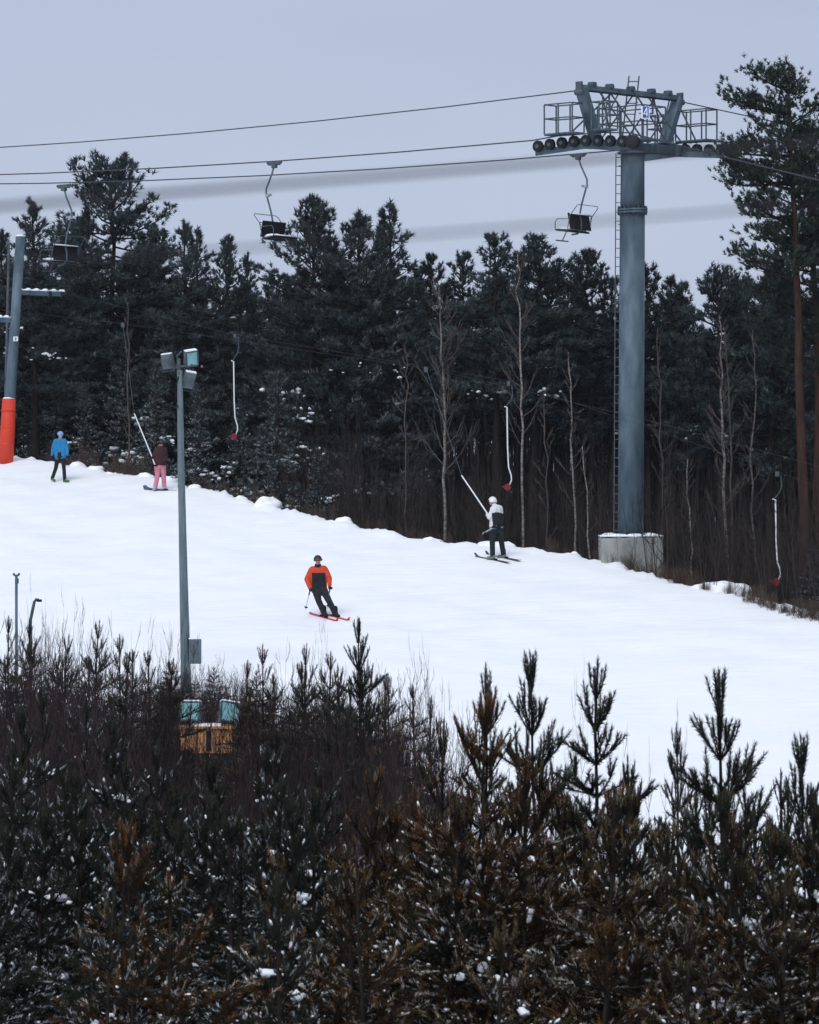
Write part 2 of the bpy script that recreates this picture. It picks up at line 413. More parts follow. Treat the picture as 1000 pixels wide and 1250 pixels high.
def forest_pine(seed, H, R, cb, nb, label, name='pine_tree', m_needle=None, bark='bark_dark', conical=.8, frost=.05, lumps=40, lump_size=.075, droop=0, csize=.20, n=17, dens=.135, trunk_r=.14, nw=.034, lowelev=-6, lump_hi=.58):
    rng = random.Random(seed); nr = np.random.default_rng(seed)
    root = thing(name, label, 'tree', (0, 0, -500))
    wood = MB(); cl = []
    k = 10; tp = [Vector((0, 0, -.4))]
    for i in range(1, k+1): tp.append(Vector((rng.gauss(0, .05)*(i/k), rng.gauss(0, .05)*(i/k), H*i/k)))
    wood.tube(tp, [trunk_r*(1-i/k)**.75+.012 for i in range(k+1)], 8)
    top_h = H*(1-cb)
    for i in range(nb):
        u = (i+rng.random())/nb; h = cb*H+top_h*u*.97; fr = 1-u
        L = R*(fr**conical*(1 if fr < .8 else 1-.45*(fr-.8)/.2))*rng.uniform(.55, 1.2)+.18
        az = i*2.39996+rng.gauss(0, .5)
        el = rad(58*(1-min(1, fr/.35))+lowelev*min(1, fr/.35)+rng.gauss(0, 11)-droop)
        c0, _ = along(tp, h/H)
        pts = curve_path(c0, az, el, el+rad(rng.uniform(5, 38)), L, 4, rng, .14)
        wood.tube(pts, [.03*min(1, L)*(1-j/4.5)+.006 for j in range(5)], 4, False)
        s = .30*L if not droop else .12*L
        while s < L:
            p, d = along(pts, s/L); w = .38*(1-.5*s/L)*min(1, L)
            for _ in range(3 if L > .7 else 2):
                q = p+Vector((rng.gauss(0, w*.6), rng.gauss(0, w*.6), rng.uniform(-.04, .14)))
                cl.append((q, (d+Vector((rng.gauss(0, .5), rng.gauss(0, .5), rng.uniform(.1, .9)))).normalized()))
            s += dens*rng.uniform(.6, 1.1)
        cl.append((pts[-1], (pts[-1]-pts[-2]).normalized()))
    for i in range(7):
        cl.append((Vector((rng.gauss(0, .06), rng.gauss(0, .06), H-.12*i)), Vector((rng.gauss(0, .3), rng.gauss(0, .3), 1)).normalized()))
    wood.build('trunk', M[bark], root, True)
    B = np.array([c[0] for c in cl]); A = np.array([c[1] for c in cl])
    f = np.clip(nr.beta(.5, 2.2, len(B))*frost*5, 0, .85)*np.clip(1.25-(B[:, 2]/H), .05, 1)
    me = needle_mesh('crown', nr, B, A, csize*.55, n, csize*.85, nw, f, nr.random(len(B)), ang=(15, 80), tipfrost=.9)
    me.materials.append(m_needle or M['n_forest']); link('crown', me, root)
    if lumps:
        cand = [c for c in cl if c[0].z < H*lump_hi]
        sp = []
        while len(sp) < lumps:                                   # snow lies in patches of a few lumps
            c = rng.choice(cand)[0]
            for _ in range(rng.randint(4, 13)): sp.append(c+Vector((rng.gauss(0, .30), rng.gauss(0, .30), rng.gauss(0, .11))))
        tag(snow_lumps(sp, rng, lump_size).build('snow', M['lump'], root, True), kind='stuff')
    return root

def bare_plant(seed, H, nst, spread, m, label, name='bare_shrub', cat='shrub', tw=1.0, r0=.014, lumps=0, single=False):
    rng = random.Random(seed)
    root = thing(name, label, cat, (0, 0, -500)) if not single else None
    st = MB(); tg = MB()
    for i in range(nst):
        a = rng.uniform(0, 6.3); h = H*rng.uniform(.6, 1.05); r = r0*rng.uniform(.6, 1.2)*max(.5, h/H)
        b = Vector((rng.gauss(0, spread*.35), rng.gauss(0, spread*.35), -.15))
        pts = curve_path(b, a, rad(rng.uniform(70, 86)), rad(rng.uniform(78, 90)), h, 6, rng, .3)
        st.tube(pts, [r*(1-j/6.6) for j in range(7)], 4, False)
        nt_ = int(rng.uniform(9, 16)*tw)
        for j in range(nt_):
            t = rng.uniform(.22, .97); p, d = along(pts, t); L = h*rng.uniform(.08, .26)*(1.15-t)+.08
            az = rng.uniform(0, 6.3)
            q = curve_path(p, az, rad(rng.uniform(28, 58)), rad(rng.uniform(60, 86)), L, 3, rng, .2)
            rr = r*.50*(1.1-t)+.0028
            tg.tube(q, [rr, rr*.8, rr*.6, rr*.35], 3, False)
            for _ in range(2 if tw >= 1 else 1):
                pp, _d = along(q, rng.uniform(.3, .9))
                q2 = curve_path(pp, az+rng.choice((-1, 1))*rng.uniform(.4, 1.2), rad(rng.uniform(40, 60)), rad(80), L*rng.uniform(.3, .6), 2, rng, .2)
                tg.tube(q2, [rr*.6, rr*.5, rr*.3], 3, False)
    if single:
        st.v, off = st.v, len(st.v); st.f += [tuple(i+off for i in f) for f in tg.f]; st.v += tg.v
        return tag(st.build(name, M[m], None, False, loc=(0, 0, -500)), label, cat)
    st.build('stem', M[m], root); tag(tg.build('twigs', M[m], root), kind='stuff')
    if lumps:
        sp = [rng.choice(tg.v) for _ in range(lumps)]
        tag(snow_lumps(sp, rng, .05).build('snow', M['lump'], root, True), kind='stuff')
    return root

def put(proto, x, y, h=None, H=None, rz=0.0, sx=1.0, label=None, group=None, sink=.05, tilt=.02):
    """copy of a plant standing on the ground at x, y, scaled so that it is h tall"""
    o = copy_tree(proto); s = (h/H) if h else 1.0
    o.location = (x, y, gz(x, y)-sink); o.rotation_euler = (math.sin(x*37.1+y*11.3)*tilt, math.sin(x*17.7+y*29.9)*tilt, rz); o.scale = (s*sx, s*sx, s)
    if label: o['label'] = label
    if group: o['group'] = group
    return o
def drop(*ps):
    for p in ps:
        for ch in list(p.children): bpy.data.objects.remove(ch)
        bpy.data.objects.remove(p)
def height_for(px, py, Y):
    p = P(px, py, Y); return p.x, p.z-gz(p.x, Y)+.05

R_ = random.Random(77)
# ------------------------------------------------------------------ the forest behind the run
FP = [  # prototypes: (object, height)
    (forest_pine(11, 11, 3.1, .20, 100, 'dark pine'), 11),
    (forest_pine(12, 11, 2.7, .24, 92, 'dark pine', conical=.95), 11),
    (forest_pine(13, 11, 3.3, .22, 104, 'dark pine', conical=.65, lumps=46), 11),
    (forest_pine(14, 11, 2.3, .28, 84, 'dark pine', conical=.85, lumps=16), 11),
    (forest_pine(15, 11, 3.1, .20, 105, 'dark pine', conical=.75, frost=.2, lumps=52), 11),
    (forest_pine(16, 11, 3.6, .30, 95, 'dark pine', conical=.45, lumps=20), 11),
    (forest_pine(17, 11, 2.5, .50, 66, 'dark pine', conical=.7, lumps=10), 11),
    (forest_pine(18, 11, 2.1, .55, 56, 'dark pine', conical=.8, lumps=8), 11),
    (forest_pine(19, 11, 2.8, .52, 64, 'dark pine', conical=.55, lumps=14), 11),
]
FIR = [
    (forest_pine(21, 6.5, 1.75, .03, 92, 'fir', name='fir_tree', conical=.95, frost=.30, lumps=26, lump_size=.12, droop=14, csize=.15, dens=.17, n=12, nw=.022, trunk_r=.09), 6.5),
    (forest_pine(22, 6.5, 1.45, .04, 88, 'fir', name='fir_tree', conical=.9, frost=.34, lumps=22, lump_size=.12, droop=12, csize=.15, dens=.17, n=12, nw=.022, trunk_r=.09), 6.5),
]
HERO = [  # (px, y of the top, Y, prototype, width, label)
    (45, 236, 127, 1, 1.0, 'dark pine with a spiky top just left of the leftmost chair'),
    (138, 198, 130, 5, .95, 'broad topped pine, tallest of the forest, right of the leftmost chair'),
    (98, 248, 129, 3, .8, 'narrow pine beside the leftmost chair'),
    (184, 268, 133, 0, .8, 'pine touching the tall broad topped pine on its right side'),
    (218, 264, 128, 3, .85, 'slender pine above the floodlight mast'),
    (245, 272, 131, 1, .9, 'pine just right of the floodlight mast top'),
    (272, 282, 129, 0, .8, 'pine midway between floodlight mast and middle chair'),
    (309, 303, 136, 3, .6, 'small pine tip in the gap left of the middle chair'),
    (377, 235, 126, 2, .85, 'bushy pine directly behind the middle chair'),
    (441, 251, 125, 4, .9, 'pine with snow clumps, second right of the middle chair'),
    (487, 240, 127, 1, .85, 'pointed pine with two tips, third right of the middle chair'),
    (462, 268, 129, 3, .8, 'pine squeezed between two taller pointed ones right of the middle chair'),
    (404, 283, 127, 0, .9, 'low bushy pine in the dip right of the middle chair'),
    (520, 306, 131, 1, .8, 'pine at the left edge of the dip in the forest outline'),
    (559, 303, 134, 3, .8, 'small pine standing alone in the dip of the forest outline'),
    (607, 281, 125, 1, .95, 'pointed pine left of the chair near the grey pylon'),
    (650, 286, 126, 0, 1.0, 'broad pine below and left of the chair near the grey pylon'),
    (628, 303, 128, 3, .9, 'pine between the pointed and the broad one below the chair'),
    (722, 304, 127, 4, .9, 'pine between the rightmost chair and the pylon column'),
    (748, 335, 128, 1, .8, 'pine just behind the ladder side of the pylon column'),
    (700, 338, 130, 3, .8, 'small pine under the rightmost chair'),
    (794, 318, 128, 1, .8, 'pine just right of the pylon column'),
    (817, 334, 129, 3, .8, 'second pine right of the pylon column'),
    (840, 340, 131, 1, .7, 'narrow pointed pine, third right of the pylon column'),
    (884, 333, 124, 5, .8, 'flat topped pine between pylon and tall red trunked pine'),
    (908, 345, 126, 2, .8, 'low crowned pine left of the tall red trunked pine'),
    (935, 325, 123, 0, .9, 'pine touching the tall red trunked pine from behind'),
    (8, 275, 129, 4, .9, 'pine behind the top of the drag lift pole'),
    (968, 338, 128, 2, .8, 'pine behind the red trunk at the right'),
]
for px, py, Y, k, w, lab in HERO:
    if px > 500: k = {0: 6, 1: 7, 2: 8, 3: 7, 4: 6, 5: 8}[k]
    x, h = height_for(px, py+9, Y)
    put(FP[k][0], x, Y, h, FP[k][1], R_.uniform(0, 6.3), w*1.18, lab)
GP = 'pines of the forest wall'
for i in range(34):     # second and third row, their tops between the first ones
    px = -60+i*33.5+R_.uniform(-10, 10); Y = R_.uniform(132, 142)
    py = np.interp(px, [0, 130, 300, 450, 620, 760, 900, 1000], [300, 285, 335, 300, 335, 365, 375, 370])+R_.uniform(-8, 40)
    x, h = height_for(px, py, Y); k = R_.randrange(6) if px < 430 else R_.choice((6, 7, 8))
    put(FP[k][0], x, Y, h, 11, R_.uniform(0, 6.3), R_.uniform(.9, 1.2), 'dark pine in the second row of the forest behind the ski run', GP)
for i in range(40):     # low dense firs that close the forest at the back
    px = -80+i*13.5+R_.uniform(-8, 8); Y = R_.uniform(143, 152)
    if px > 450: continue
    x, h = height_for(px, np.interp(px, [0, 450, 1000], [350, 380, 410])+R_.uniform(-25, 35), Y); f = FIR[i % 2]
    put(f[0], x, Y, h, f[1], R_.uniform(0, 6.3), R_.uniform(1.1, 1.5), 'dark fir standing deep inside the forest behind the trunks', 'firs deep inside the forest')
# frosted firs at the edge of the run
for px, py, Y, k, w, lab in [
    (338, 452, 113.5, 0, 1.05, 'frosted fir with a wide skirt beside the run, right of the first hanging drag bar'),
    (243, 470, 117, 1, 1.1, 'frosted fir behind the floodlight mast'),
    (190, 440, 121, 0, 1.0, 'frosted fir behind the rider in pink trousers'),
    (105, 470, 124.5, 1, 1.1, 'frosted fir behind the walker in blue'),
    (50, 430, 128, 0, 1.0, 'frosted fir between the red pad and the walker in blue'),
    (150, 415, 127, 1, 1.0, 'taller frosted fir between walker and pink trousered rider'),
    (292, 490, 119, 1, 1.0, 'frosted fir behind the first hanging drag bar'),
    (388, 545, 111.5, 1, .9, 'low frosted fir at the lower end of the fir row'),
    (996, 668, 92.5, 1, 1.5, 'small snow laden fir at the right edge of the photo by the dry scrub')]:
    x, h = height_for(px, py, Y)
    put(FIR[k][0], x, Y, h, 6.5, R_.uniform(0, 6.3), w*.95, lab)

# tall red-trunked pines at the right
def big_pine(seed, H, limbs, label, trunk_r=.19, lean=(0, 0)):
    rng = random.Random(seed); nr = np.random.default_rng(seed)
    root = thing('pine_tree', label, 'tree')
    tr = MB(); cl = []; br = MB()
    k = 12; tp = [Vector((lean[0]*(i/k), lean[1]*(i/k), H*i/k-(.5 if i == 0 else 0)))+Vector((rng.gauss(0, .03), 0, 0)) for i in range(k+1)]
    tr.tube(tp, [trunk_r*(1-.80*(i/k)) for i in range(k+1)], 12)
    for hz, az, el, L in limbs:
        c0, _ = along(tp, hz/H)
        pts = curve_path(c0, rad(az), rad(el), rad(el+rng.uniform(5, 25)), L, 6, rng, .16)
        br.tube(pts, [.05*min(1, L/2)*(1-j/7)+.01 for j in range(7)], 5, False)
        n_sub = max(3, int(L*6.5))
        for s in range(n_sub):
            t = rng.uniform(.32, 1.0); p, d = along(pts, t)
            a2 = math.atan2(d.y, d.x)+rng.uniform(-1.3, 1.3); l2 = rng.uniform(.25, .75)*min(1, L/1.6)
            q = curve_path(p, a2, rad(rng.uniform(-5, 30)), rad(rng.uniform(20, 50)), l2, 3, rng, .2)
            br.tube(q, [.014, .011, .008, .004], 3, False)
            for _ in range(11):
                pp, dd_ = along(q, rng.uniform(.3, 1)); pp = pp+Vector((rng.gauss(0, .15), rng.gauss(0, .15), rng.uniform(-.12, .30)))
                cl.append((pp, (dd_+Vector((rng.gauss(0, .5), rng.gauss(0, .5), rng.uniform(.2, .9)))).normalized()))
    tr.build('trunk', M['bark_pine'], root, True); tag(br.build('branches', M['bark_dark'], root, True), kind='stuff')
    B = np.array([c[0] for c in cl]); A = np.array([c[1] for c in cl])
    me = needle_mesh('crown', nr, B, A, .10, 20, .12, .026, nr.random(len(B))*.06, nr.random(len(B)), ang=(15, 80))
    me.materials.append(M['n_big']); link('crown', me, root)
    return root
rb = random.Random(5)
def limbs_for(H, cb, R, n, extra=()):
    o = []
    for i in range(n):
        u = (i+.5)/n; h = H*(cb+(1-cb)*u*.985)
        prof = math.sin(min(1, (1-u)*1.25+.12)*math.pi*.55)**.8*(.75+.25*math.sin(i*1.7))
        o.append((h, i*137.5+rb.uniform(-25, 25), 5+50*u**2+rb.uniform(-14, 14), R*prof*rb.uniform(.7, 1.15)))
    return o+list(extra)
Y1 = 97.5; xb, hb = height_for(987, 96, Y1)
p_top = P(958, 75, Y1); lean = (P(963, 75, Y1).x-xb, 0)
H1 = hb
zt = lambda py: (625-py)/F*Y1+ZC-gz(xb, Y1)
bp = big_pine(31, H1, limbs_for(H1, .64, 1.65, 44, [
    (zt(232), 182, 12, 2.3), (zt(225), 150, 5, 2.1), (zt(218), 200, -18, 1.9), (zt(262), 190, -12, 1.3), (zt(135), 180, 3, 1.75), (zt(140), 160, 8, 1.5),
    (zt(110), 178, 18, 1.2), (zt(190), 185, 0, 1.7), (zt(205), 170, -10, 1.9), (zt(290), 195, -5, 1.1), (zt(245), 10, -8, 1.5)]),
    'tall pine with a bare reddish trunk and dark open crown at the right edge', .20, lean)
bp.location = (xb, Y1, gz(xb, Y1))
Y2 = 99; xb2, hb2 = height_for(1004, 165, Y2)
bp2 = big_pine(32, hb2, limbs_for(hb2, .52, 1.9, 44, [(zt(320), 180, 5, 1.3), (zt(300), 200, -8, 1.2)]),
    'second red trunked pine half hidden behind the tall one, cut by the right edge', .17, (P(992, 150, Y2).x-xb2, 0))
bp2.location = (xb2, Y2, gz(xb2, Y2))

# birches one can single out
def birch(seed, pts, r, nbr, label, Lmax=1.3, m='birch', start=.35):
    r = r*.55; nbr = int(nbr*1.6); Lmax = Lmax*1.15
    """pts: (px, py) up the trunk at depth pts[0][2]"""
    rng = random.Random(seed); Y = pts[0][2]
    base = Vector((P(pts[0][0], 0, Y).x, Y, gz(P(pts[0][0], 0, Y).x, Y)-.2))
    path = [Vector((0, 0, 0))]+[P(a[0], a[1], Y)-base for a in pts]
    fine = []
    for i in range(len(path)-1):
        for j in range(4): fine.append(path[i].lerp(path[i+1], j/4)+Vector((rng.gauss(0, .035), rng.gauss(0, .03), 0)))
    fine.append(path[-1])
    root = thing('birch_tree', label, 'tree', base); t = MB(); b = MB(); k = len(fine)-1
    t.tube(fine, [r*(1-i/k)**.7+.012 for i in range(k+1)], 7)
    for i in range(nbr):
        u = start+(1-start)*(i+rng.random())/nbr; p, d = along(fine, u); L = Lmax*(1.15-u)*rng.uniform(.5, 1.2)+.15
        az = rng.uniform(0, 6.3)
        q = curve_path(p, az, rad(rng.uniform(30, 52)), rad(rng.uniform(58, 80)), L, 4, rng, .15)
        b.tube(q, [r*.42*(1.2-u)+.007, r*.32*(1.2-u)+.008, .013, .010, .007], 3, False)
        for _ in range(5):
            pp, _d = along(q, rng.uniform(.25, .95))
            q2 = curve_path(pp, az+rng.uniform(-1, 1), rad(rng.uniform(30, 60)), rad(70), L*rng.uniform(.25, .5), 2, rng, .2)
            b.tube(q2, [.009, .008, .006], 3, False)
    t.build('trunk', M[m], root, True); tag(b.build('twigs', M['bark_grey'], root), kind='stuff')
    return root
birch(1, [(543, 655, 106), (543, 560), (541, 470), (538, 400), (536, 350)], .085, 26, 'pale spotted birch with bare twigs left of the skier on the drag lift', 1.7)
birch(2, [(640, 668, 108), (637, 520), (637, 430), (634, 355), (632, 310)], .07, 22, 'thin greyish birch behind the second hanging drag bar', 1.3)
birch(3, [(702, 668, 104), (700, 560), (697, 480), (694, 430)], .05, 12, 'slim white birch left of the pylon', .8)
birch(4, [(719, 672, 103.5), (716, 600), (711, 545)], .042, 8, 'short leaning white birch nearest the concrete block', .6)
birch(5, [(887, 690, 100), (884, 560), (880, 480), (878, 385)], .085, 20, 'white trunked birch right of the pylon, brightest in the wood', 1.0)
birch(6, [(895, 690, 101), (893, 560), (888, 470), (885, 400)], .06, 18, 'reddish thin birch touching the bright birch right of the pylon', 1.0, 'bark_grey')
birch(7, [(921, 690, 103), (918, 560), (923, 470), (919, 400)], .05, 14, 'crooked pale birch between bright birch and red trunked pine', .8)
birch(8, [(809, 690, 104), (808, 560), (806, 470), (803, 400)], .055, 14, 'thin grey stem just right of the pylon column', .8, 'bark_grey')
birch(9, [(845, 690, 102), (842, 620), (840, 560)], .04, 9, 'short thin pale stem between pylon and bright birch', .6)
birch(10, [(158, 566, 121), (157, 500), (155, 420), (156, 370)], .05, 8, 'single bare pale trunk above the drag lift riders at the left', .5, 'bark_grey')
birch(11, [(668, 668, 107), (666, 560), (664, 480)], .045, 10, 'faint grey stem between thin birch and slim white birch', .7, 'bark_grey')
birch(12, [(497, 650, 109), (493, 560), (496, 470), (494, 420)], .04, 12, 'faint grey stem left of the spotted birch', .8, 'bark_grey')
# bare saplings that make the dark brush between the trunks
SAP = [bare_plant(41+i, 4.5, [7, 9, 6][i], .8, 'twig_forest', 'sapling', 'bare_sapling', 'sapling', .9, .016, single=True) for i in range(3)]
rs = random.Random(8)
for i in range(210):
    px = rs.uniform(330, 1040); Y = None
    x0 = (px-500)/F*110; Y = float(edge_y(x0))+rs.uniform(2.2, 16); x = (px-500)/F*Y
    h = rs.uniform(3.2, 6.2)
    put(rs.choice(SAP), x, Y, h, 4.5, rs.uniform(0, 6.3), rs.uniform(.8, 1.2), 'thin bare sapling in the brown brush between the trunks', 'bare saplings in the forest brush')
# the depth of the wood: a mass of thin stems nobody could count
rw = np.random.default_rng(5); mbw = MB()
for i in range(5200):
    Y = rw.uniform(128, 172); px = rw.uniform(330, 1120) if i % 8 else rw.uniform(-120, 330); x = (px-500)/F*Y; h = rw.uniform(4.5, 10.5); r = rw.uniform(.015, .055); lx, ly = rw.normal(0, .25), rw.normal(0, .2); z = -3.5+ZC+ (1.5 if px < 500 else 0)
    v0 = Vector((x, Y, z-1)); v1 = Vector((x+lx, Y+ly, z+h*.6)); v2 = Vector((x+lx*1.3+rw.normal(0, .15), Y+ly, z+h))
    mbw.tube([v0, v1, v2], [r, r*.75, r*.25], 3, False)
    for k in range(2):
        t = rw.uniform(.4, .95); p = v0.lerp(v2, t); mbw.tube([p, p+Vector((rw.normal(0, .5), rw.normal(0, .3), rw.uniform(.5, 1.3)))], [r*.4, .006], 3, False)
tag(mbw.build('forest_stems', M['twig_forest']), 'dark mass of thin bare stems deep in the wood', kind='stuff')
# scrub along the lower lip of the run, right of the pylon
SCR = [bare_plant(51+i, .9, 18, .35, 'twig_scrub', 'scrub', 'dry_shrub', 'shrub', .9, .009) for i in range(2)]
for i in range(66):
    px = 742+i*4.1+rs.uniform(-3, 3)
    if 862 < px < 905 and i % 3: continue
    x0 = (px-500)/F*95; Y = float(edge_y(x0))+(rs.uniform(-.35, .35) if i % 3 else rs.uniform(.5, 2.4)); x = (px-500)/F*Y
    put(SCR[i % 2], x, Y, rs.uniform(.40, .85)*(.75 if px < 770 else 1), .9, rs.uniform(0, 6.3), 1.0, 'low dry brown shrub poking out of the snow along the lower edge of the run', 'dry shrubs by the pylon')
for i in range(70):
    px = 60+i*9.8+rs.uniform(-5, 5); x0 = (px-500)/F*105; Y = float(edge_y((px-500)/F*float(edge_y(x0))))+rs.uniform(.5, 1.7); x = (px-500)/F*Y
    put(SCR[i % 2], x, Y, rs.uniform(.7, 1.35), .9, rs.uniform(0, 6.3), .8, 'low dry twigs standing behind the snow edge in front of the forest', 'dry twigs along the forest edge')
drop(*SAP, *SCR, *[f[0] for f in FP])

# ------------------------------------------------------------------ young pines and scrub in front
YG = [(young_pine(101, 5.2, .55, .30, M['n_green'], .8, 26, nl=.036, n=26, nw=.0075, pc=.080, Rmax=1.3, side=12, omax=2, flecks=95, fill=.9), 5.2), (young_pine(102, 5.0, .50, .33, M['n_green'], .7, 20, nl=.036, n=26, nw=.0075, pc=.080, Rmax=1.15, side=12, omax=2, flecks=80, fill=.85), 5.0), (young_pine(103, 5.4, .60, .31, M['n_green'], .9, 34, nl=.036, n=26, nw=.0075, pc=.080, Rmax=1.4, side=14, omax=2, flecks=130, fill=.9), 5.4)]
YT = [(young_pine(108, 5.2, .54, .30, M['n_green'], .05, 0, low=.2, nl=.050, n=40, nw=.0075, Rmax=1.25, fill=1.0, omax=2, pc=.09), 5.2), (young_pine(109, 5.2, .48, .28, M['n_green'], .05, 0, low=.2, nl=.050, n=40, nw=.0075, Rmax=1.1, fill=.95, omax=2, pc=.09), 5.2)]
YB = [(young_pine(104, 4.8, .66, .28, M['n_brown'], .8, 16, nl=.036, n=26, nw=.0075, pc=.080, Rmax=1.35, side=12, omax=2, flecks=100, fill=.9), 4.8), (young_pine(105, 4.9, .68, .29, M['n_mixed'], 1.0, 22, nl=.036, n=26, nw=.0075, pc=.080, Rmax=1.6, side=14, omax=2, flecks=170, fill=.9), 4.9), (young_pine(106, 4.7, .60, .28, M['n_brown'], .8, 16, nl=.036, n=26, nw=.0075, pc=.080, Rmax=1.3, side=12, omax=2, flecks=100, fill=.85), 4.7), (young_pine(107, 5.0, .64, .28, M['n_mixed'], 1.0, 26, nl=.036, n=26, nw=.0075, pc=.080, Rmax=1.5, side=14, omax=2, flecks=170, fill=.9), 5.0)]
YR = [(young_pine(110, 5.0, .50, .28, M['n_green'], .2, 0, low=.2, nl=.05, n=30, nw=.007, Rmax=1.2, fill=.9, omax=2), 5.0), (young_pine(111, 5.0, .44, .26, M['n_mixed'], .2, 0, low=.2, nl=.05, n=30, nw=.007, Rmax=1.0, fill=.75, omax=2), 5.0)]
def young(kind, px, py, Y, w=1.0, label=None, group=None):
    p, H = kind; x, h = height_for(px, py, Y)
    return put(p, x, Y, h, H, R_.uniform(0, 6.3), w*min(1.25, max(.75, 5.2/h)), label, group)
for k, px, py, Y, w, lab in [
    (YT[0], 890, 818, 31, .95, 'dark green young pine with a tall candle tip, standing alone at the right'),
    (YT[1], 722, 804, 33, .95, 'dark young pine with upright candles, right one of the pair below the pylon'),
    (YT[0], 663, 797, 34, .8, 'dark young pine with a thin double tip, left one of the pair below the pylon'),
    (YT[1], 598, 811, 34, .75, 'dark green pine tip showing behind the rusty brown pine'),
    (YT[0], 992, 898, 30, .8, 'young pine cut by the right edge of the photo'),
    (YG[1], 955, 940, 31, .7, 'small dark pine between the lone candle tip and the right edge'),
    (YT[1], 832, 884, 36, .6, 'narrow dark pine among the bare shoots left of the lone candle tip'),
    (YT[1], 770, 925, 32, .7, 'low dark pine filling the gap right of the pair'),
    (YB[0], 574, 848, 28.5, .85, 'rusty brown young pine in the middle, taller than the other brown ones'),
    (YB[2], 520, 880, 29.5, .8, 'brown young pine left of the rusty one in the middle'),
    (YB[0], 630, 925, 28, .8, 'brown young pine right of the rusty one in the middle'),
    (YB[2], 868, 992, 27, .75, 'rust coloured pine top below the lone candle tip'),
    (YB[1], 808, 1008, 27.5, .8, 'olive brown pine below the bare shoots'),
    (YB[3], 733, 962, 27.5, .9, 'olive brown pine below the pair of candle topped pines'),
    (YB[1], 960, 1010, 27, .9, 'olive brown pine in the lower right corner'),
    (YB[2], 352, 1038, 26.5, .7, 'small rusty pine top at the lower middle left'),
    (YB[3], 440, 1030, 27, .8, 'frosted brown pine left of the rusty middle ones'),
    (YB[0], 172, 1008, 26.5, .7, 'brown pine with a straight dark stem at the lower left'),
    (YG[2], 88, 935, 30, .9, 'dark frosted pine with snow clumps at the lower left'),
    (YG[0], 262, 925, 32, .9, 'dark frosted pine under the wooden box'),
    (YG[2], 10, 905, 33, .9, 'dark frosted pine at the left edge'),
    (YG[1], 62, 830, 39, .75, 'brown tinged dark pine below the slim metal pole'),
    (YG[0], 330, 950, 34, .8, 'dark pine with snow clumps left of the brush thicket'),
]: young(k, px, py, Y, w, lab)
GF = 'young pines at the bottom of the picture'
for i in range(104):
    px = -40+(i % 26)*42+R_.uniform(-18, 18)
    Y = R_.uniform(23.5, 26) if i < 26 else R_.uniform(27.5, 34)
    if i < 26 and i % 3: continue
    lo = 1060 if i < 26 else (975 if i < 78 else 945)
    if px < 420: k = R_.choice(YG+YB[1:]) if i < 26 else R_.choice(YG)
    else: k = R_.choice(YB) if i < 26 else R_.choice(YB[1:]+YG[:1])
    kind = {id(YB[0]): 'rust brown young pine flecked with snow in the thicket along the bottom', id(YB[2]): 'rust brown young pine flecked with snow in the thicket along the bottom', id(YB[1]): 'olive brown young pine flecked with snow in the thicket along the bottom', id(YB[3]): 'olive brown young pine flecked with snow in the thicket along the bottom'}.get(id(k), 'dark green young pine flecked with snow in the thicket along the bottom')
    young(k, px, lo+R_.uniform(-15, 75), Y, R_.uniform(.85, 1.05), kind, kind.split(' flecked')[0]+'s along the bottom')
for px, py, Y, lab in [(262, 814, 79, 'dark pine top between floodlight mast and control box foot'), (204, 806, 78, 'pine top at the foot of the floodlight mast, left side'), (236, 826, 80, 'pine right under the control box of the mast'), (312, 818, 76, 'pine tops right of the turquoise floodlights')]:
    young(YR[0], px, py, Y, 1.0, lab)
for px, py, Y in [(30, 862, 37), (130, 880, 36), (202, 905, 35), (312, 905, 36), (392, 930, 35), (112, 848, 41), (165, 925, 33), (345, 890, 39)]:
    young(R_.choice(YG), px, py, Y, .9, 'dark green young pine flecked with snow in the thicket along the bottom', 'dark green young pines along the bottom')
for i in range(14):
    px = 1060+i%7*34 if i < 7 else -60-i%7*30
    young(R_.choice(YB if i < 7 else YG), px+R_.uniform(-12, 12), R_.uniform(930, 1030), R_.uniform(26, 33), 1.0, 'olive brown young pine flecked with snow in the thicket along the bottom' if False else ('young pine just beyond the right edge of the thicket' if i < 7 else 'young pine just beyond the left edge of the thicket'), 'pines beyond the right edge' if i < 7 else 'pines beyond the left edge')
# pines farther down by the lamp, behind the thicket
for k, px, py, Y, w, lab in [
    (YT[0], 444, 755, 51, .75, 'young pine with open tufted top below the orange skier'),
    (YR[1], 322, 786, 54, .8, 'thin topped pine left of the tufted one'),
    (YR[0], 372, 786, 53, .8, 'pine between thin topped and tufted ones'),
    (YR[1], 290, 806, 57, .8, 'pine tops right of the floodlight mast'),
    (YR[0], 110, 757, 60, .85, 'bushy pine top midway between slim pole and floodlight mast'),
    (YR[1], 148, 775, 58, .9, 'pine right of the bushy top at the left'),
    (YR[0], 35, 757, 62, .9, 'pine in front of the slim metal pole'),
    (YR[1], 8, 752, 61, .8, 'pine top at the left edge'),
    (YR[0], 70, 775, 59, .9, 'pine top between slim pole and bushy top'),
    (YR[1], 190, 795, 60, .9, 'pine top just left of the floodlight mast'),
    (YR[0], 410, 812, 50, .8, 'low pine under the tufted one'),
    (YR[1], 478, 822, 49, .7, 'low pine right of the tufted one'),
    (YR[0], 532, 850, 46, .6, 'small pine top left of the rusty pine'),
]: young(k, px, py, Y, w, lab)
for i in range(16):
    px = 10+i*33+R_.uniform(-10, 10)
    if 208 < px < 300: continue
    young(YR[i % 2], px, np.interp(px, [0, 100, 200, 300, 420, 540], [785, 790, 812, 820, 805, 850])+R_.uniform(-15, 25), R_.uniform(52, 66), R_.uniform(.9, 1.1), 'small ragged dark pine among the bare shrubs below the run', 'ragged pines among the bare shrubs')
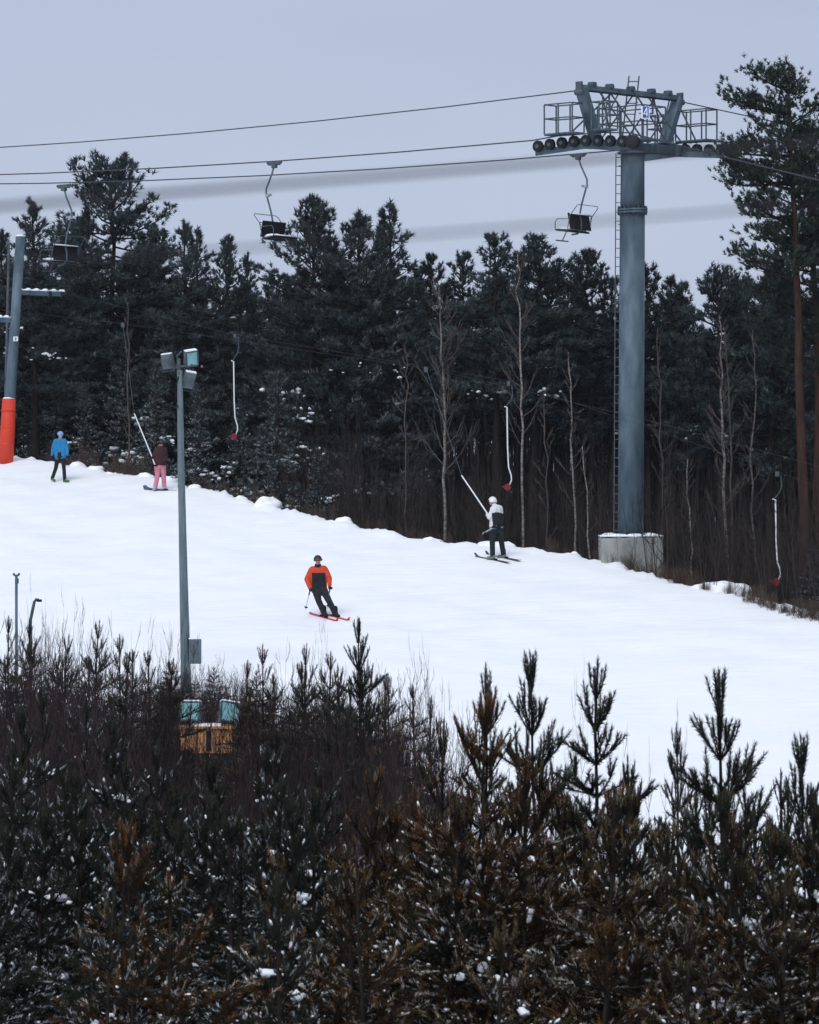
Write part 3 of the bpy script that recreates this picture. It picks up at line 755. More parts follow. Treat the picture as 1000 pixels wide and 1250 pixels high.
SH = [bare_plant(61, 3.6, 17, .9, 'twig', 'bare shrub', tw=1.4), bare_plant(62, 3.6, 14, .7, 'twig', 'bare shrub', tw=1.5), bare_plant(63, 3.6, 18, 1.0, 'twig', 'bare shrub', tw=1.6)]
def shrub(px, py, Y, w=1.0, label=None, group=None):
    x, h = height_for(px, py, Y); s = R_.choice(SH)
    return put(s, x, Y, h, 3.6, R_.uniform(0, 6.3), w*min(1.2, max(.45, 3.6/h)), label, group)
for i in range(37):
    px = 185+i*3.6+R_.uniform(-5, 5); shrub(px, R_.uniform(795, 835), R_.uniform(72.5, 80), .8, 'bare dark shrub with many upright stems in the thicket below the run', 'bare shrubs below the run')
for i in range(148):
    i = i % 74; px = -20+(i % 37)*15+R_.uniform(-9, 9); Y = R_.uniform(44, 62) if i < 37 else R_.uniform(37, 44)
    if i >= 37 and R_.random() < .35: continue
    if i < 37: py = np.interp(px, [0, 100, 200, 300, 420, 560], [728, 732, 765, 778, 775, 825])+R_.uniform(-12, 60)
    else: py = np.interp(px, [0, 100, 200, 300, 420, 560], [800, 820, 870, 880, 850, 870])+R_.uniform(-10, 60)
    if 198 < px < 312: py = max(py, 880+R_.uniform(0, 50))
    shrub(px, py, Y, 1.0, 'bare dark shrub with many upright stems in the thicket below the run', 'bare shrubs below the run')
for i in range(80):
    px = -15+i*6.7+R_.uniform(-9, 9)
    if 196 < px < 316: continue
    shrub(px, np.interp(px, [0, 100, 200, 300, 420, 540], [772, 785, 815, 822, 800, 850])+R_.uniform(-22, 45), R_.uniform(50, 68), 1.1, 'bare dark shrub with many upright stems in the thicket below the run', 'bare shrubs below the run')
for i in range(4):
    shrub(216+i*22+R_.uniform(-4, 4), R_.uniform(850, 888), R_.uniform(65.5, 68.5), .7, 'bare shrub whose twigs cross the orange timber cabinet', 'shrubs in front of the cabinet')
for px, py, Y, w, lab in [
    (48, 690, 57, .5, 'thin bare shoot beside the slim metal pole'), (96, 715, 56, .5, 'thin bare shoots above the bushy pine top'),
    (212, 722, 55, .55, 'bare dark branches in front of the floodlight mast foot'), (368, 715, 50, .4, 'tall bare twig pointing at the orange skier'),
    (548, 765, 42, .45, 'bare stem with forked twigs, left of the dark pine tip'), (568, 770, 42, .5, 'taller bare stem beside the forked one'),
    (500, 800, 44, .5, 'bare stem rising at the right end of the thicket'), (820, 850, 36, .6, 'bare shoots left of the lone candle topped pine'),
    (800, 880, 36, .5, 'second clump of bare shoots by the narrow dark pine'), (690, 790, 37, .3, 'single bare twig between the pair of dark pines'),
    (845, 900, 35, .6, 'bare shoots touching the lone candle topped pine')]:
    shrub(px, py, Y, w, lab)
drop(*SH, *[y[0] for y in YG+YT+YB+YR], *[f[0] for f in FIR])
# ------------------------------------------------------------------ chairlift pylon
U = Vector((-.788, .616, 0)); V = Vector((.616, .788, 0)); RZ = math.atan2(.788, .616)     # U along the lift, V along the crossarm
TB = Vector((6.585, 100.0, 0)); TB.z = P(770, 682, 100).z
zt_ = lambda py, Y=100.0: (625-py)/F*Y+ZC-TB.z          # height above the foot of the pylon for a picture row
py_ = thing('lift_pylon', 'tall grey steel chairlift pylon with a number 4 plate, standing on a concrete block', 'pylon', TB, RZ)
S = M['steel']
Rz_ = Matrix.Rotation(-RZ, 3, 'Z')
m = MB(); zb = zt_(655)
h = .915; rr = random.Random(3)
m.box((0, 0, zb/2-.5), (1.83, 1.7, zb+1.0), Rz_)
blk = m.build('concrete_foundation', M['concrete'], py_, bevel=.05)
m = MB()
for i in range(11):
    a, b = rr.uniform(-.8, .8), rr.uniform(-.75, .75)
    if abs(a) < .45 and abs(b) < .4: b = -.62
    m.ball(Rz_ @ Vector((a, b, 0)), (rr.uniform(.15, .34), rr.uniform(.12, .28), rr.uniform(.045, .09)), 9, 6, Rz_, .12, rr)
m.box((0, 0, 0), (1.84, 1.71, .045), Rz_)
tag(m.build('snow', M['lump'], blk, True, loc=(0, 0, zb+.022)), kind='stuff')
zc_ = zt_(186); zf = zt_(257)
lean_ = Vector((.05, -.04, 0))
colp = lambda z: lean_*(z/zc_)
m = MB()
c3 = lambda z: colp(z)+Vector((0, 0, z))
m.tube([c3(zb-.02), c3(zf)], [.385, .375], 40, True)
m.tube([c3(zf-.01), c3(zc_-.30), c3(zc_-.02)], [.362, .355, .355], 40, True)
m.build('column', S, py_, True)
m = MB()
for dz in (-.045, .035):
    m.tube([c3(zf)+Vector((0, 0, dz-.026)), c3(zf)+Vector((0, 0, dz+.026))], .455, 36)
m.build('flange', S, py_)
bm_ = MB()
for i in range(18):
    a = i*6.283/18; bm_.tube([c3(zf)+Vector((math.cos(a)*.42, math.sin(a)*.42, -.13)), c3(zf)+Vector((math.cos(a)*.42, math.sin(a)*.42, .13))], .022, 6)
tag(bm_.build('bolts', M['steel_dark'], py_), kind='stuff')
m = MB(); m.tube([Vector((0, 0, zb-.01)), Vector((0, 0, zb+.07))], .50, 32); m.build('base_plate', S, py_)
# ladder up the left of the column (left in the picture = towards -x world)
Lw = Rz_ @ Vector((-1, 0, 0)); Dw = Rz_ @ Vector((0, 1, 0))
def ladder(name, a, b, wdir, gap, step, r=.016):
    lad = MB(); a, b = Vector(a), Vector(b); w = Vector(wdir).normalized()*gap/2
    lad.tube([a-w, b-w], r, 6); lad.tube([a+w, b+w], r, 6)
    o = lad.build(name, M['steel_dark'], py_)
    n = int((b-a).length/step)
    rg = MB(); rg.tube([-w, w], r*.8, 5); me = None
    for i in range(n):
        p = a.lerp(b, (i+.5)/n)
        if me is None: q = rg.build('rung', M['steel_dark'], o, loc=p); me = q.data
        else: q = link('rung', me, o, p)
    return o
lpos = Lw*.42-Dw*.12
ladder('ladder', lpos+Vector((0, 0, zb+.05)), colp(zc_)+lpos+Vector((0, 0, zc_-.02)), Lw+Dw*.15, .17, .27)
m = MB()
for i in range(7):
    z = zb+.6+i*(zc_-zb-1.0)/6
    m.beam(colp(z)+Lw*.33-Dw*.1+Vector((0, 0, z)), colp(z)+lpos+Vector((0, 0, z)), .03, .03)
tag(m.build('ladder_brackets', S, py_), kind='stuff')
# crossarm in local x (V), trains along local y (U)
n_before = len(list(py_.children))
TILT = .036
GX = 2.62
za = zc_+.16
m = MB(); m.box((lean_.x, 0, za), (GX*2-.55, .30, .27)); m.build('crossarm', S, py_, bevel=.02)
m = MB(); m.tube([colp(zc_)+Vector((0, 0, zc_-.04)), colp(zc_)+Vector((0, 0, zc_+.02))], .46, 28); m.build('head_plate', S, py_)
wheel = MB(); wheel.tube([Vector((-.055, 0, 0)), Vector((-.05, 0, 0)), Vector((-.02, 0, 0)), Vector((.02, 0, 0)), Vector((.05, 0, 0)), Vector((.055, 0, 0))], [.150, .168, .148, .148, .168, .150], 22)
hubm = MB(); hubm.tube([Vector((-.075, 0, 0)), Vector((.075, 0, 0))], .06, 12)
wm = hm = None
for sx in (-1, 1):
    x = sx*GX
    slope = lambda y: -.045*abs(y)-.012*y*y + (0.02*y)
    m = MB()
    m.beam((x-sx*.19, -1.72, za-.10+slope(-1.72)), (x-sx*.19, 0, za-.09), .07, .17); m.beam((x-sx*.19, 0, za-.09), (x-sx*.19, 1.72, za-.10+slope(1.72)), .07, .17)
    m.box((x-sx*.32, 0, za), (.2, .5, .3))
    m.build('sheave_beam', S, py_)
    for i in range(4):
        yc = (i-1.5)*.86; m = MB()
        m.beam((x-sx*.10, yc-.33, za+.03+slope(yc-.33)), (x-sx*.10, yc+.33, za+.03+slope(yc+.33)), .05, .11); m.build('rocker_arm', M['steel_dark'], py_)
        for j in (-1, 1):
            y = yc+j*.215; loc = (x, y, za+.06+slope(y))
            if wm is None:
                w_ = wheel.build('sheave', M['rust'], py_, True, loc=loc); wm = w_.data; h_ = hubm.build('hub', M['steel_dark'], w_); hm = h_.data
            else: w_ = link('sheave', wm, py_, loc); link('hub', hm, w_)
    m = MB(); m.tube([Vector((x-.09, -1.86, za-.02+slope(1.8))), Vector((x+.09, -1.86, za-.02+slope(1.8)))], .2, 20); m.build('rope_catcher', M['rubber'], py_, True)
# lifting frame above the crossarm
ztop = zt_(113)
m = MB(); m.box((0, 0, ztop), (GX*2+.1, .15, .15)); m.build('top_beam', S, py_, bevel=.01)
for sx in (-1, 1):
    m = MB(); m.beam((sx*(GX-.06), 0, ztop-.02), (sx*(GX-.80), 0, za+.16), .24, .32, (0, 1, 0)); m.build('frame_leg', S, py_, bevel=.015)
    m = MB(); m.box((sx*(GX+.04), 0, ztop+.02), (.09, .2, .28)); m.tube([Vector((sx*(GX+.02), -.14, ztop-.14)), Vector((sx*(GX+.02), .14, ztop-.14))], .09, 14); m.build('cable_saddle', M['steel_dark'], py_)
for xx in (-2.0, -1.1, .0, 1.1, 2.0):
    m = MB(); m.box((xx, 0, ztop+.13), (.16, .2, .11)); m.tube([Vector((xx, -.13, ztop+.1)), Vector((xx, .13, ztop+.1))], .07, 10); m.build('pulley_block', M['steel_dark'], py_)
for (x0, x1, y1) in [(-1.75, -.55, -.8), (-1.55, -.35, .8), (-.6, -2.35, -.8), (-.9, -2.45, .9), (-1.15, .1, -.7), (.15, -1.0, .7), (.3, 1.35, -.7), (1.35, .25, .7), (.9, 2.1, -.8), (1.2, 2.5, .8), (2.1, .9, -.8), (2.45, 2.6, -1.2), (2.45, 1.6, .9)]:
    m = MB(); m.tube([Vector((x0, 0, ztop-.05)), Vector((x1, y1*.55, za+.20))], .026, 6); m.build('brace', M['steel_dark'], py_)
# platforms and railings
def railing(x, y0, y1, z, h, name='railing', d=.42):
    m = MB()
    for xx in (x-d, x+d):
        for y in (y0, (y0+y1)/2, y1): m.tube([Vector((xx, y, z)), Vector((xx, y, z+h))], .024, 6)
        for k in (.52, 1.0): m.tube([Vector((xx, y0, z+h*k)), Vector((xx, y1, z+h*k))], .022, 6)
    for y in (y0, y1):
        for k in (.52, 1.0): m.tube([Vector((x-d, y, z+h*k)), Vector((x+d, y, z+h*k))], .022, 6)
    m.build(name, M['steel_dark'], py_)
    g = MB()
    for i in range(9):
        xx = x-d+.03+i*(2*d-.06)/8; g.beam((xx, y0, z), (xx, y1, z), .018, .035)
    for i in range(7):
        y = y0+(y1-y0)*i/6; g.beam((x-d, y, z-.03), (x+d, y, z-.03), .03, .03)
    g.build('platform', S, py_)
zp = za+.30
railing(-GX-.02, .05, 1.05, zp, .86, d=.30); railing(-GX-.02, -1.15, -.62, zp+.02, .80, d=.28); railing(GX+.02, -1.15, -.05, zp-.02, .92, d=.30); railing(GX+.02, .42, 1.0, zp-.02, .85, d=.28)
railing(.12, -.75, .85, zp-.10, .98, d=.62)
# hanging work frame under the top beam
m = MB()
for xx in (-1.05, 1.25): m.tube([Vector((xx, .05, ztop)), Vector((xx, .05, ztop-.55))], .028, 6)
m.tube([Vector((-1.05, .05, ztop-.55)), Vector((-.35, .05, ztop-.58))], .024, 6); m.tube([Vector((1.25, .05, ztop-.55)), Vector((.55, .05, ztop-.58))], .024, 6)
m.build('hanging_bar', S, py_)
m = MB(); m.tube([Vector((.28, .0, ztop-.05)), Vector((.28, 0, ztop-.2)), Vector((.34, 0, ztop-.28)), Vector((.26, 0, ztop-.33))], [.012, .012, .03, .012], 6); m.build('hook', M['steel_dark'], py_)
la = Rz_ @ Vector((-.19, 0, 0)); 
ladder('top_ladder', la+Vector((0, -.1, za+.16)), Rz_ @ Vector((.02, 0, 0))+Vector((0, -.1, zt_(93))), Lw, .30, .28, .022)
for ch in list(py_.children)[n_before:]:
    if ch.name.startswith(('sheave', 'top_ladder')) and not ch.name.startswith('sheave_beam'): ch.location.z += TILT*ch.location.x
    else:
        for v in ch.data.vertices: v.co.z += TILT*v.co.x
# number plate facing the viewer
sg = MB(); Rf = Rz_
sc0 = Rz_ @ Vector((.365, -1.0, 0))+Vector((0, 0, zt_(142)))
sg.box((0, 0, 0), (.25, .02, .37), Rf); plate = sg.build('number_plate', M['white'], py_, loc=sc0)
b = MB(); b.box(Rf @ Vector((.015, -.014, .01)), (.17, .008, .33), Rf); bl = b.build('blue_field', M['blue_sign'], plate)
n4 = MB()
def stroke(mb, pts, w, off, R):
    for a, c in zip(pts[:-1], pts[1:]):
        mb.beam(R @ Vector((a[0], off, a[1])), R @ Vector((c[0], off, c[1])), w, .006, R @ Vector((0, 1, 0)))
stroke(n4, [(.045, -.12), (.045, .14)], .030, -.022, Rf)
stroke(n4, [(.045, .14), (-.045, -.04)], .028, -.0235, Rf)
stroke(n4, [(-.05, -.045), (.078, -.045)], .028, -.025, Rf)
n4.build('numeral', M['white'], bl)

# ------------------------------------------------------------------ ropes
def rope(name, pts, r, label, n=6, m='cable', cat='cable'):
    base = Vector(pts[0]); mb = MB(); mb.tube([Vector(p)-base for p in pts], r, n)
    return tag(mb.build(name, M[m], None, True, loc=base), label, cat)
W0 = TB+Vector((lean_.x*.616, 0, 0))
near0 = TB-V*GX+Vector((0, 0, za+.27-TILT*GX)); far0 = TB+V*GX+Vector((0, 0, za+.27+TILT*GX))
def sagline(p0, dl, slope0, k, n=14, t1=70):
    # leaves the tower along dl with a starting slope and a catenary-like curve
    return [p0+dl*t+Vector((0, 0, slope0*t+k*t*t)) for t in [t1*i/n for i in range(n+1)]]
def fit(p0, dl, px, py):      # slope so that the rope passes the picture point px,py
    a = (px-500)/F; t = (a*p0.y-p0.x)/(dl.x-a*dl.y); Y = p0.y+dl.y*t
    return t, (ZC+(625-py)/F*Y-p0.z)/t
ropes_pts = {}
def whole_rope(name, p0, left, right, label):
    tL, sL = fit(p0+U*1.6, U, *left); tR, sR = fit(p0-U*1.6, -U, *right)
    k = .0011
    L = sagline(p0+U*1.72-Vector((0, 0, .09)), U, sL-k*tL+.004, k); Rr = sagline(p0-U*1.72-Vector((0, 0, .1)), -U, sR-k*tR, k, 12, 40)
    ropes_pts[name] = (p0+U*1.6, sL-k*tL, k)
    rope('haul_rope', list(reversed(Rr))+[p0-U*.8-Vector((0, 0, .03)), p0+U*.8-Vector((0, 0, .02))]+L, .021, label)
whole_rope('near', near0, (0, 213), (1000, 217), 'upper haul rope of the chairlift, carrying the middle chair')
whole_rope('far', far0, (0, 225), (1000, 205), 'lower haul rope of the chairlift, carrying the leftmost chair')
ca = TB-V*(GX+.04)+Vector((0, 0, ztop-.10-TILT*GX)); cb_ = TB+V*(GX+.04)+Vector((0, 0, ztop-.10+TILT*GX))
t_, s_ = fit(ca, U, 0, 180); L1 = sagline(ca, U, s_-.0011*t_, .0011); t_, s_ = fit(cb_, -U, 1000, 160); L2 = sagline(cb_, -U, s_-.0011*t_, .0011, 12, 40)
rope('signal_cable', list(reversed(L1))+L2, .02, 'topmost thin cable running to the top beam of the pylon')

# ------------------------------------------------------------------ chairs
def make_chair(label, flip, snow=True):
    """local -y... travel direction is +y, seat faces +y, rope at the origin"""
    root = thing('lift_chair', label, 'chairlift chair', (0, 0, 0), 0, 'chairs on the chairlift')
    h = MB(); pts = [(0, 0, -.05), (0, -.10, -.35), (0, -.27, -.68), (0, -.345, -.82), (0, -.35, -.98), (0, -.27, -1.22), (0, -.14, -1.6), (0, -.06, -1.95), (0, -.13, -2.2), (0, -.12, -2.42), (0, .02, -2.56), (0, .25, -2.58)]
    h.tube(pts, .030, 8); h.build('hanger', M['steel'], root, True)
    g = MB(); g.box((0, .0, -.02), (.10, .46, .12)); g.tube([Vector((0, -.30, .0)), Vector((0, .30, 0))], .05, 8); g.box((0, 0, -.10), (.14, .16, .14)); g.build('grip', M['steel_dark'], root, bevel=.01)
    k = MB(); k.box((0, -.30, -1.05), (.10, .12, .09)); k.box((0, -.20, -1.03), (.16, .05, .07)); k.build('hanger_joint', M['steel_light'], root)
    W = 1.16
    b = MB(); R = Matrix.Rotation(rad(-12), 3, 'X')
    b.box((0, -.05, -2.18), (W, .05, .54), R); b.build('backrest', M['black'], root, bevel=.02)
    s = MB(); s.box((0, .24, -2.47), (W, .52, .06), Matrix.Rotation(rad(6), 3, 'X')); st = s.build('seat', M['black'], root, bevel=.02)
    f = MB()
    for sx in (-1, 1):
        x = sx*(W/2+.03)
        f.tube([Vector((x, -.12, -1.97)), Vector((x, -.05, -2.25)), Vector((x, .0, -2.5)), Vector((x, .48, -2.44))], .014, 6)
        f.tube([Vector((x, -.09, -2.12)), Vector((x, .40, -2.10)), Vector((x, .48, -2.2)), Vector((x, .48, -2.44))], .014, 6)
    f.tube([Vector((-W/2-.03, 0, -2.52)), Vector((W/2+.03, 0, -2.52))], .016, 6); f.tube([Vector((-W/2-.03, -.12, -1.97)), Vector((W/2+.03, -.12, -1.97))], .014, 6)
    f.build('seat_frame', M['steel_dark'], root, True)
    r = MB()      # safety bar swung up behind the backrest
    r.tube([Vector((-W/2-.02, -.06, -2.06)), Vector((-W/2-.02, -.36, -1.72)), Vector((-W/2+.06, -.40, -1.67)), Vector((W/2-.06, -.40, -1.67)), Vector((W/2+.02, -.36, -1.72)), Vector((W/2+.02, -.06, -2.06))], .013, 6)
    r.build('safety_bar', M['steel_dark'], root, True)
    q = MB(); q.tube([Vector((0, .46, -2.46)), Vector((0, .62, -2.74))], .018, 6); q.tube([Vector((-.34, .64, -2.76)), Vector((.34, .64, -2.76))], .022, 6); q.build('footrest', M['steel_dark'], root)
    if snow:
        rn = random.Random(4); n = MB(); n.box((0, .24, -2.415), (W*.92, .40, .045), Matrix.Rotation(rad(6), 3, 'X')); n.box((0, -.09, -1.945), (W*.95, .07, .035))
        for i in range(9): n.ball((rn.uniform(-.5, .5), rn.uniform(.1, .4), -2.40), (.16, .12, .05), 8, 5, None, .1, rn)
        tag(n.build('snow', M['lump'], root, True), kind='stuff')
    return root
def hang_chair(ch, key, px, sw):
    p0, s0, k = ropes_pts[key]; a = (px-500)/F; t = (a*p0.y-p0.x)/(U.x-a*U.y)
    p = p0+U*t; p.z = near0.z-.10+s0*t+k*t*t if key == 'near' else far0.z-.10+s0*t+k*t*t
    ch.location = p; up = math.atan2(U.y, U.x)-math.pi/2
    ch.rotation_euler = (0, 0, up if sw > 0 else up+math.pi)
    return p
c1 = make_chair('leftmost lift chair, hanging in front of dark trees by the drag lift pole', 1)
hang_chair(c1, 'far', 78, 1)
c2 = copy_tree(c1); c2['label'] = 'middle lift chair, with a snowy seat in front of a bushy pine'; hang_chair(c2, 'near', 335, -1); c2.scale = (.96,)*3
c3 = copy_tree(c1); c3['label'] = 'lift chair under the pylon head, seen black against the sky'; hang_chair(c3, 'far', 706, 1); c3.scale = (.96,)*3; c1.scale = (1.08,)*3

# ------------------------------------------------------------------ drag lift
tow = lambda t: Vector((2.0-.61*t, 100.6+.79*t, 0))            # the track of the riders
RET = [(948, 575, 93.7), (622, 465, 102.9), (285, 408, 114.7), (72, 356, 122.5)]
ret_pts = [P(1240, 690, 84.0)]+[P(*q) for q in RET]+[P(-260, 270, 139)]
rope('drag_rope', ret_pts, .0042, 'return rope of the drag lift carrying the empty hanging bars', 5)
lift = [P(1150, 610, 84), P(800, 515, 94), P(535, 452, 103.5), P(150, 395, 118), P(0, 378, 123.6), P(-300, 290, 138)]
rope('drag_rope', lift, .0042, 'upper rope of the drag lift that pulls the two riders', 5)
def t_bar(px, ytop, y0, y1, Y, label):
    b = P(px, ytop, Y); o = thing('drag_bar', label, 'drag lift bar', b, 0, 'hanging drag lift bars')
    z = lambda y: (ytop-y)/F*Y
    m = MB(); m.box((0, 0, -.06), (.10, .22, .14)); m.build('rope_clamp', M['steel_dark'], o, bevel=.01)
    m = MB(); m.tube([Vector((.10, 0, -.08)), Vector((.12, 0, z(y0)*.55)), Vector((.06, 0, z(y0)*.75)), Vector((-.06, 0, z(y0)+.05))], .016, 6); m.build('cord', M['steel_dark'], o)
    m = MB(); L = z(y1)-z(y0); x0 = -.05
    m.tube([Vector((x0-.08, 0, z(y0)+.02)), Vector((x0, 0, z(y0))), Vector((x0+.02, 0, z(y0)+L*.5)), Vector((x0+.05, 0, z(y0)+L*.74)), Vector((x0+.13, 0, z(y0)+L*.84)), Vector((x0+.14, 0, z(y0)+L*.90)), Vector((x0+.06, 0, z(y0)+L*.98))], .021, 7)
    m.build('stick', M['white'], o, True)
    m = MB(); m.disc((x0+.02, -.02, z(y1)+.03), (.25, 1, .25), .105, .05, 18); m.beam((x0-.15, 0, z(y1)+.05), (x0+.12, .06, z(y1)+.02), .04, .05); m.build('seat_disc', M['red'], o, bevel=.008)
    return o
t_bar(287, 408, 441, 534, 114.7, 'drag lift bar hanging beside the frosted fir, fir row side')
t_bar(621, 466, 497, 596, 102.9, 'drag lift bar hanging right above the skier on the lift')
t_bar(949, 576, 610, 712, 93.7, 'drag lift bar hanging near the red trunked pine over dry scrub')
# drag lift pole
YP = 122.5
pb = P(8, 560, YP); pt = P(25, 289, YP)
dp = thing('drag_lift_pole', 'grey steel drag lift pole wrapped in a red safety pad at its foot', 'pole', (pb.x, YP, gz(pb.x, YP)-.2))
rel = lambda px, py: P(px, py, YP)-dp.location
m = MB(); a = rel(8, 556); b = rel(25, 289); a = a+(a-b)*.08
m.tube([a, b], [.20, .175], 14); m.build('post', S, dp, True)
m = MB(); m.ball(b+Vector((0, 0, .03)), (.19, .19, .05), 12, 6); tag(m.build('snow', M['lump'], dp, True), kind='stuff')
m = MB(); pa, pc = rel(7.5, 556), rel(11, 487); m.tube([pa+(pa-pc)*.15, pa.lerp(pc, .5)+Vector((.012, 0, 0)), pc], [.275, .265, .245], 18); pad = m.build('safety_pad', M['pad'], dp, True)
m = MB()
for k in (.2, .5, .8):
    c = pa.lerp(pc, k); m.tube([c-Vector((0, 0, .03)), c+Vector((0, 0, .03))], .272, 18)
m.build('strap', M['pad'], pad, True)
m = MB(); m.ball(pc+Vector((0, 0, .02)), (.245, .245, .06), 12, 6, None, .1, rr); tag(m.build('snow', M['lump'], pad, True), kind='stuff')
for (p0, p1, nm) in [((24, 357), (72, 357), 'r'), ((16, 391), (-22, 391), 'l')]:
    A_, B_ = rel(*p0), rel(*p1); B_ = B_+Vector((0, (B_.x-A_.x)*.72, 0))
    m = MB(); m.beam(A_, B_, .13, .17); arm = m.build('arm', S, dp, bevel=.01)
    m = MB(); m.beam(A_+Vector((0, 0, .105)), B_+Vector((0, 0, .105)), .12, .05)
    for i in range(6): m.ball(A_.lerp(B_, i/5)+Vector((0, 0, .12)), (.12, .08, .06), 8, 5, None, .15, rr)
    tag(m.build('snow', M['lump'], arm, True), kind='stuff')
    for k in (.72, 1.0):
        m = MB(); c = A_.lerp(B_, k)+Vector((0, 0, -.02)); m.disc(c-Vector((0, .10, 0)), (.79, .61, 0), .12, .06, 16); m.build('sheave', M['rust'], arm)
m = MB(); np_ = rel(20, 414); np_.y = -.23; m.box((0, 0, 0), (.17, .02, .17)); pl = m.build('number_plate', M['white'], dp, loc=np_)
n8 = MB(); I3 = Matrix.Identity(3)
for cz in (.024, -.026):
    n8.tube([Vector((math.cos(i*.5236)*.019, -.016, cz+math.sin(i*.5236)*.023)) for i in range(13)], .008, 5)
n8.build('numeral', M['black'], pl)
m = MB(); q0, q1 = P(7, 402, 124.5), P(11, 296, 124.5); tp_ = thing('thin_post', 'thin grey post just left of the drag lift pole top', 'post', (q0.x, 124.5, gz(q0.x, 124.5)-.1))
q1 = q1-tp_.location; m.tube([Vector((-.05, 0, 0)), q1], [.06, .045], 8); m.build('shaft', M['steel_dark'], tp_); m = MB(); m.tube([q1, q1+Vector((-.12, 0, .02))], .04, 6); m.tube([q1+Vector((0, 0, -.6)), q1+Vector((.2, 0, -.62))], .03, 6); m.build('crosspiece', M['steel_dark'], tp_)

# ------------------------------------------------------------------ floodlight mast
YM = 84.5
mb_ = Vector((P(227.5, 0, YM).x, YM, 0)); mb_.z = gz(mb_.x, YM)-.1
mast = thing('floodlight_mast', 'tall slightly leaning mast with three floodlights and a control box', 'floodlight mast', mb_)
rel = lambda px, py: P(px, py, YM)-mast.location
m = MB(); m.tube([Vector((.0, 0, 0)), rel(224, 700), rel(221, 560), rel(219.5, 452)], [.135, .105, .085, .068], 14); m.build('pole', M['polewood'], mast, True)
m = MB(); top = rel(219, 452)
m.tube([top+Vector((.0, -.06, -.1)), top+Vector((-.02, 0, .22)), top+Vector((-.06, 0, .36)), top+Vector((.06, 0, .48))], .022, 6)
m.beam(top+Vector((-.36, 0, .06)), top+Vector((.34, -.02, .13)), .05, .05); m.beam(top+Vector((-.02, 0, -.12)), top+Vector((-.02, 0, .3)), .09, .07); m.build('bracket', M['steel_dark'], mast)
m = MB(); m.tube([top+Vector((-.02, -.09, -.15)), top+Vector((-.09, -.09, -.45)), top+Vector((-.10, -.09, -.75)), top+Vector((-.02, -.1, -.95))], .014, 5); m.build('cable_loop', M['black'], mast)
def flood(parent, c, yaw, pitch, w, h, d, roll=0.0, glass='lampglass'):
    R = Matrix.Rotation(yaw, 3, 'Z') @ Matrix.Rotation(pitch, 3, 'X') @ Matrix.Rotation(roll, 3, 'Y')
    b = MB(); c = Vector(c)
    v = []; 
    for (y, k) in ((0, 1.0), (d*.45, .96), (d, .55)):
        for (sx, sz) in ((-1, -1), (1, -1), (1, 1), (-1, 1)): v.append(R @ Vector((sx*w/2*k, y, sz*h/2*k)))
    f = [(0, 1, 5, 4), (1, 2, 6, 5), (2, 3, 7, 6), (3, 0, 4, 7), (4, 5, 9, 8), (5, 6, 10, 9), (6, 7, 11, 10), (7, 4, 8, 11), (8, 9, 10, 11), (3, 2, 1, 0)]
    b.add(v, f); o = b.build('floodlight', M['housing'], parent, bevel=.012, loc=c)
    g = MB(); g.box(R @ Vector((0, -.008, 0)), (w*.86, .012, h*.84), R); g.build('glass', M[glass], o)
    fr = MB()
    for (a, e) in (((-1, -1), (1, -1)), ((1, -1), (1, 1)), ((1, 1), (-1, 1)), ((-1, 1), (-1, -1))):
        fr.beam(R @ Vector((a[0]*w*.465, -.012, a[1]*h*.46)), R @ Vector((e[0]*w*.465, -.012, e[1]*h*.46)), .03, .03, R @ Vector((0, 1, 0)))
    fr.build('frame', M['steel_dark'], o)
    y = MB()
    y.tube([R @ Vector((-w*.54, d*.4, 0)), R @ Vector((-w*.54, d*.4, -h*.62)), R @ Vector((w*.54, d*.4, -h*.62)), R @ Vector((w*.54, d*.4, 0))], .015, 5); y.build('yoke', M['steel_dark'], o)
    m_ = MB(); m_.beam(R @ Vector((-w*.46, d*.2, h*.5+.015)), R @ Vector((w*.46, d*.2, h*.5+.015)), d*.5, .025, R @ Vector((0, 0, 1))); tag(m_.build('snow', M['lump'], o), kind='stuff')
    return o
flood(mast, rel(206, 441)+Vector((0, .0, 0)), rad(160), rad(-12), 0.285, 0.377, .24, rad(6))
flood(mast, rel(234.5, 438)+Vector((0, -.05, 0)), rad(28), rad(14), 0.327, 0.391, .30, rad(-10))
flood(mast, rel(230, 463)+Vector((0, .1, 0)), rad(195), rad(-22), 0.285, 0.428, .24, rad(-10))
m = MB(); m.box((0, 0, 0), (.30, .26, .62)); bx = m.build('control_box', M['steel'], mast, bevel=.015, loc=rel(238.5, 795)+Vector((0, -.05, 0)))
m = MB(); m.box((-.02, -.135, 0), (.23, .012, .54)); m.build('lid', M['housing'], bx, bevel=.004)
m = MB(); m.box((.0, 0, .325), (.32, .28, .03)); tag(m.build('snow', M['lump'], bx, bevel=.01), kind='stuff')

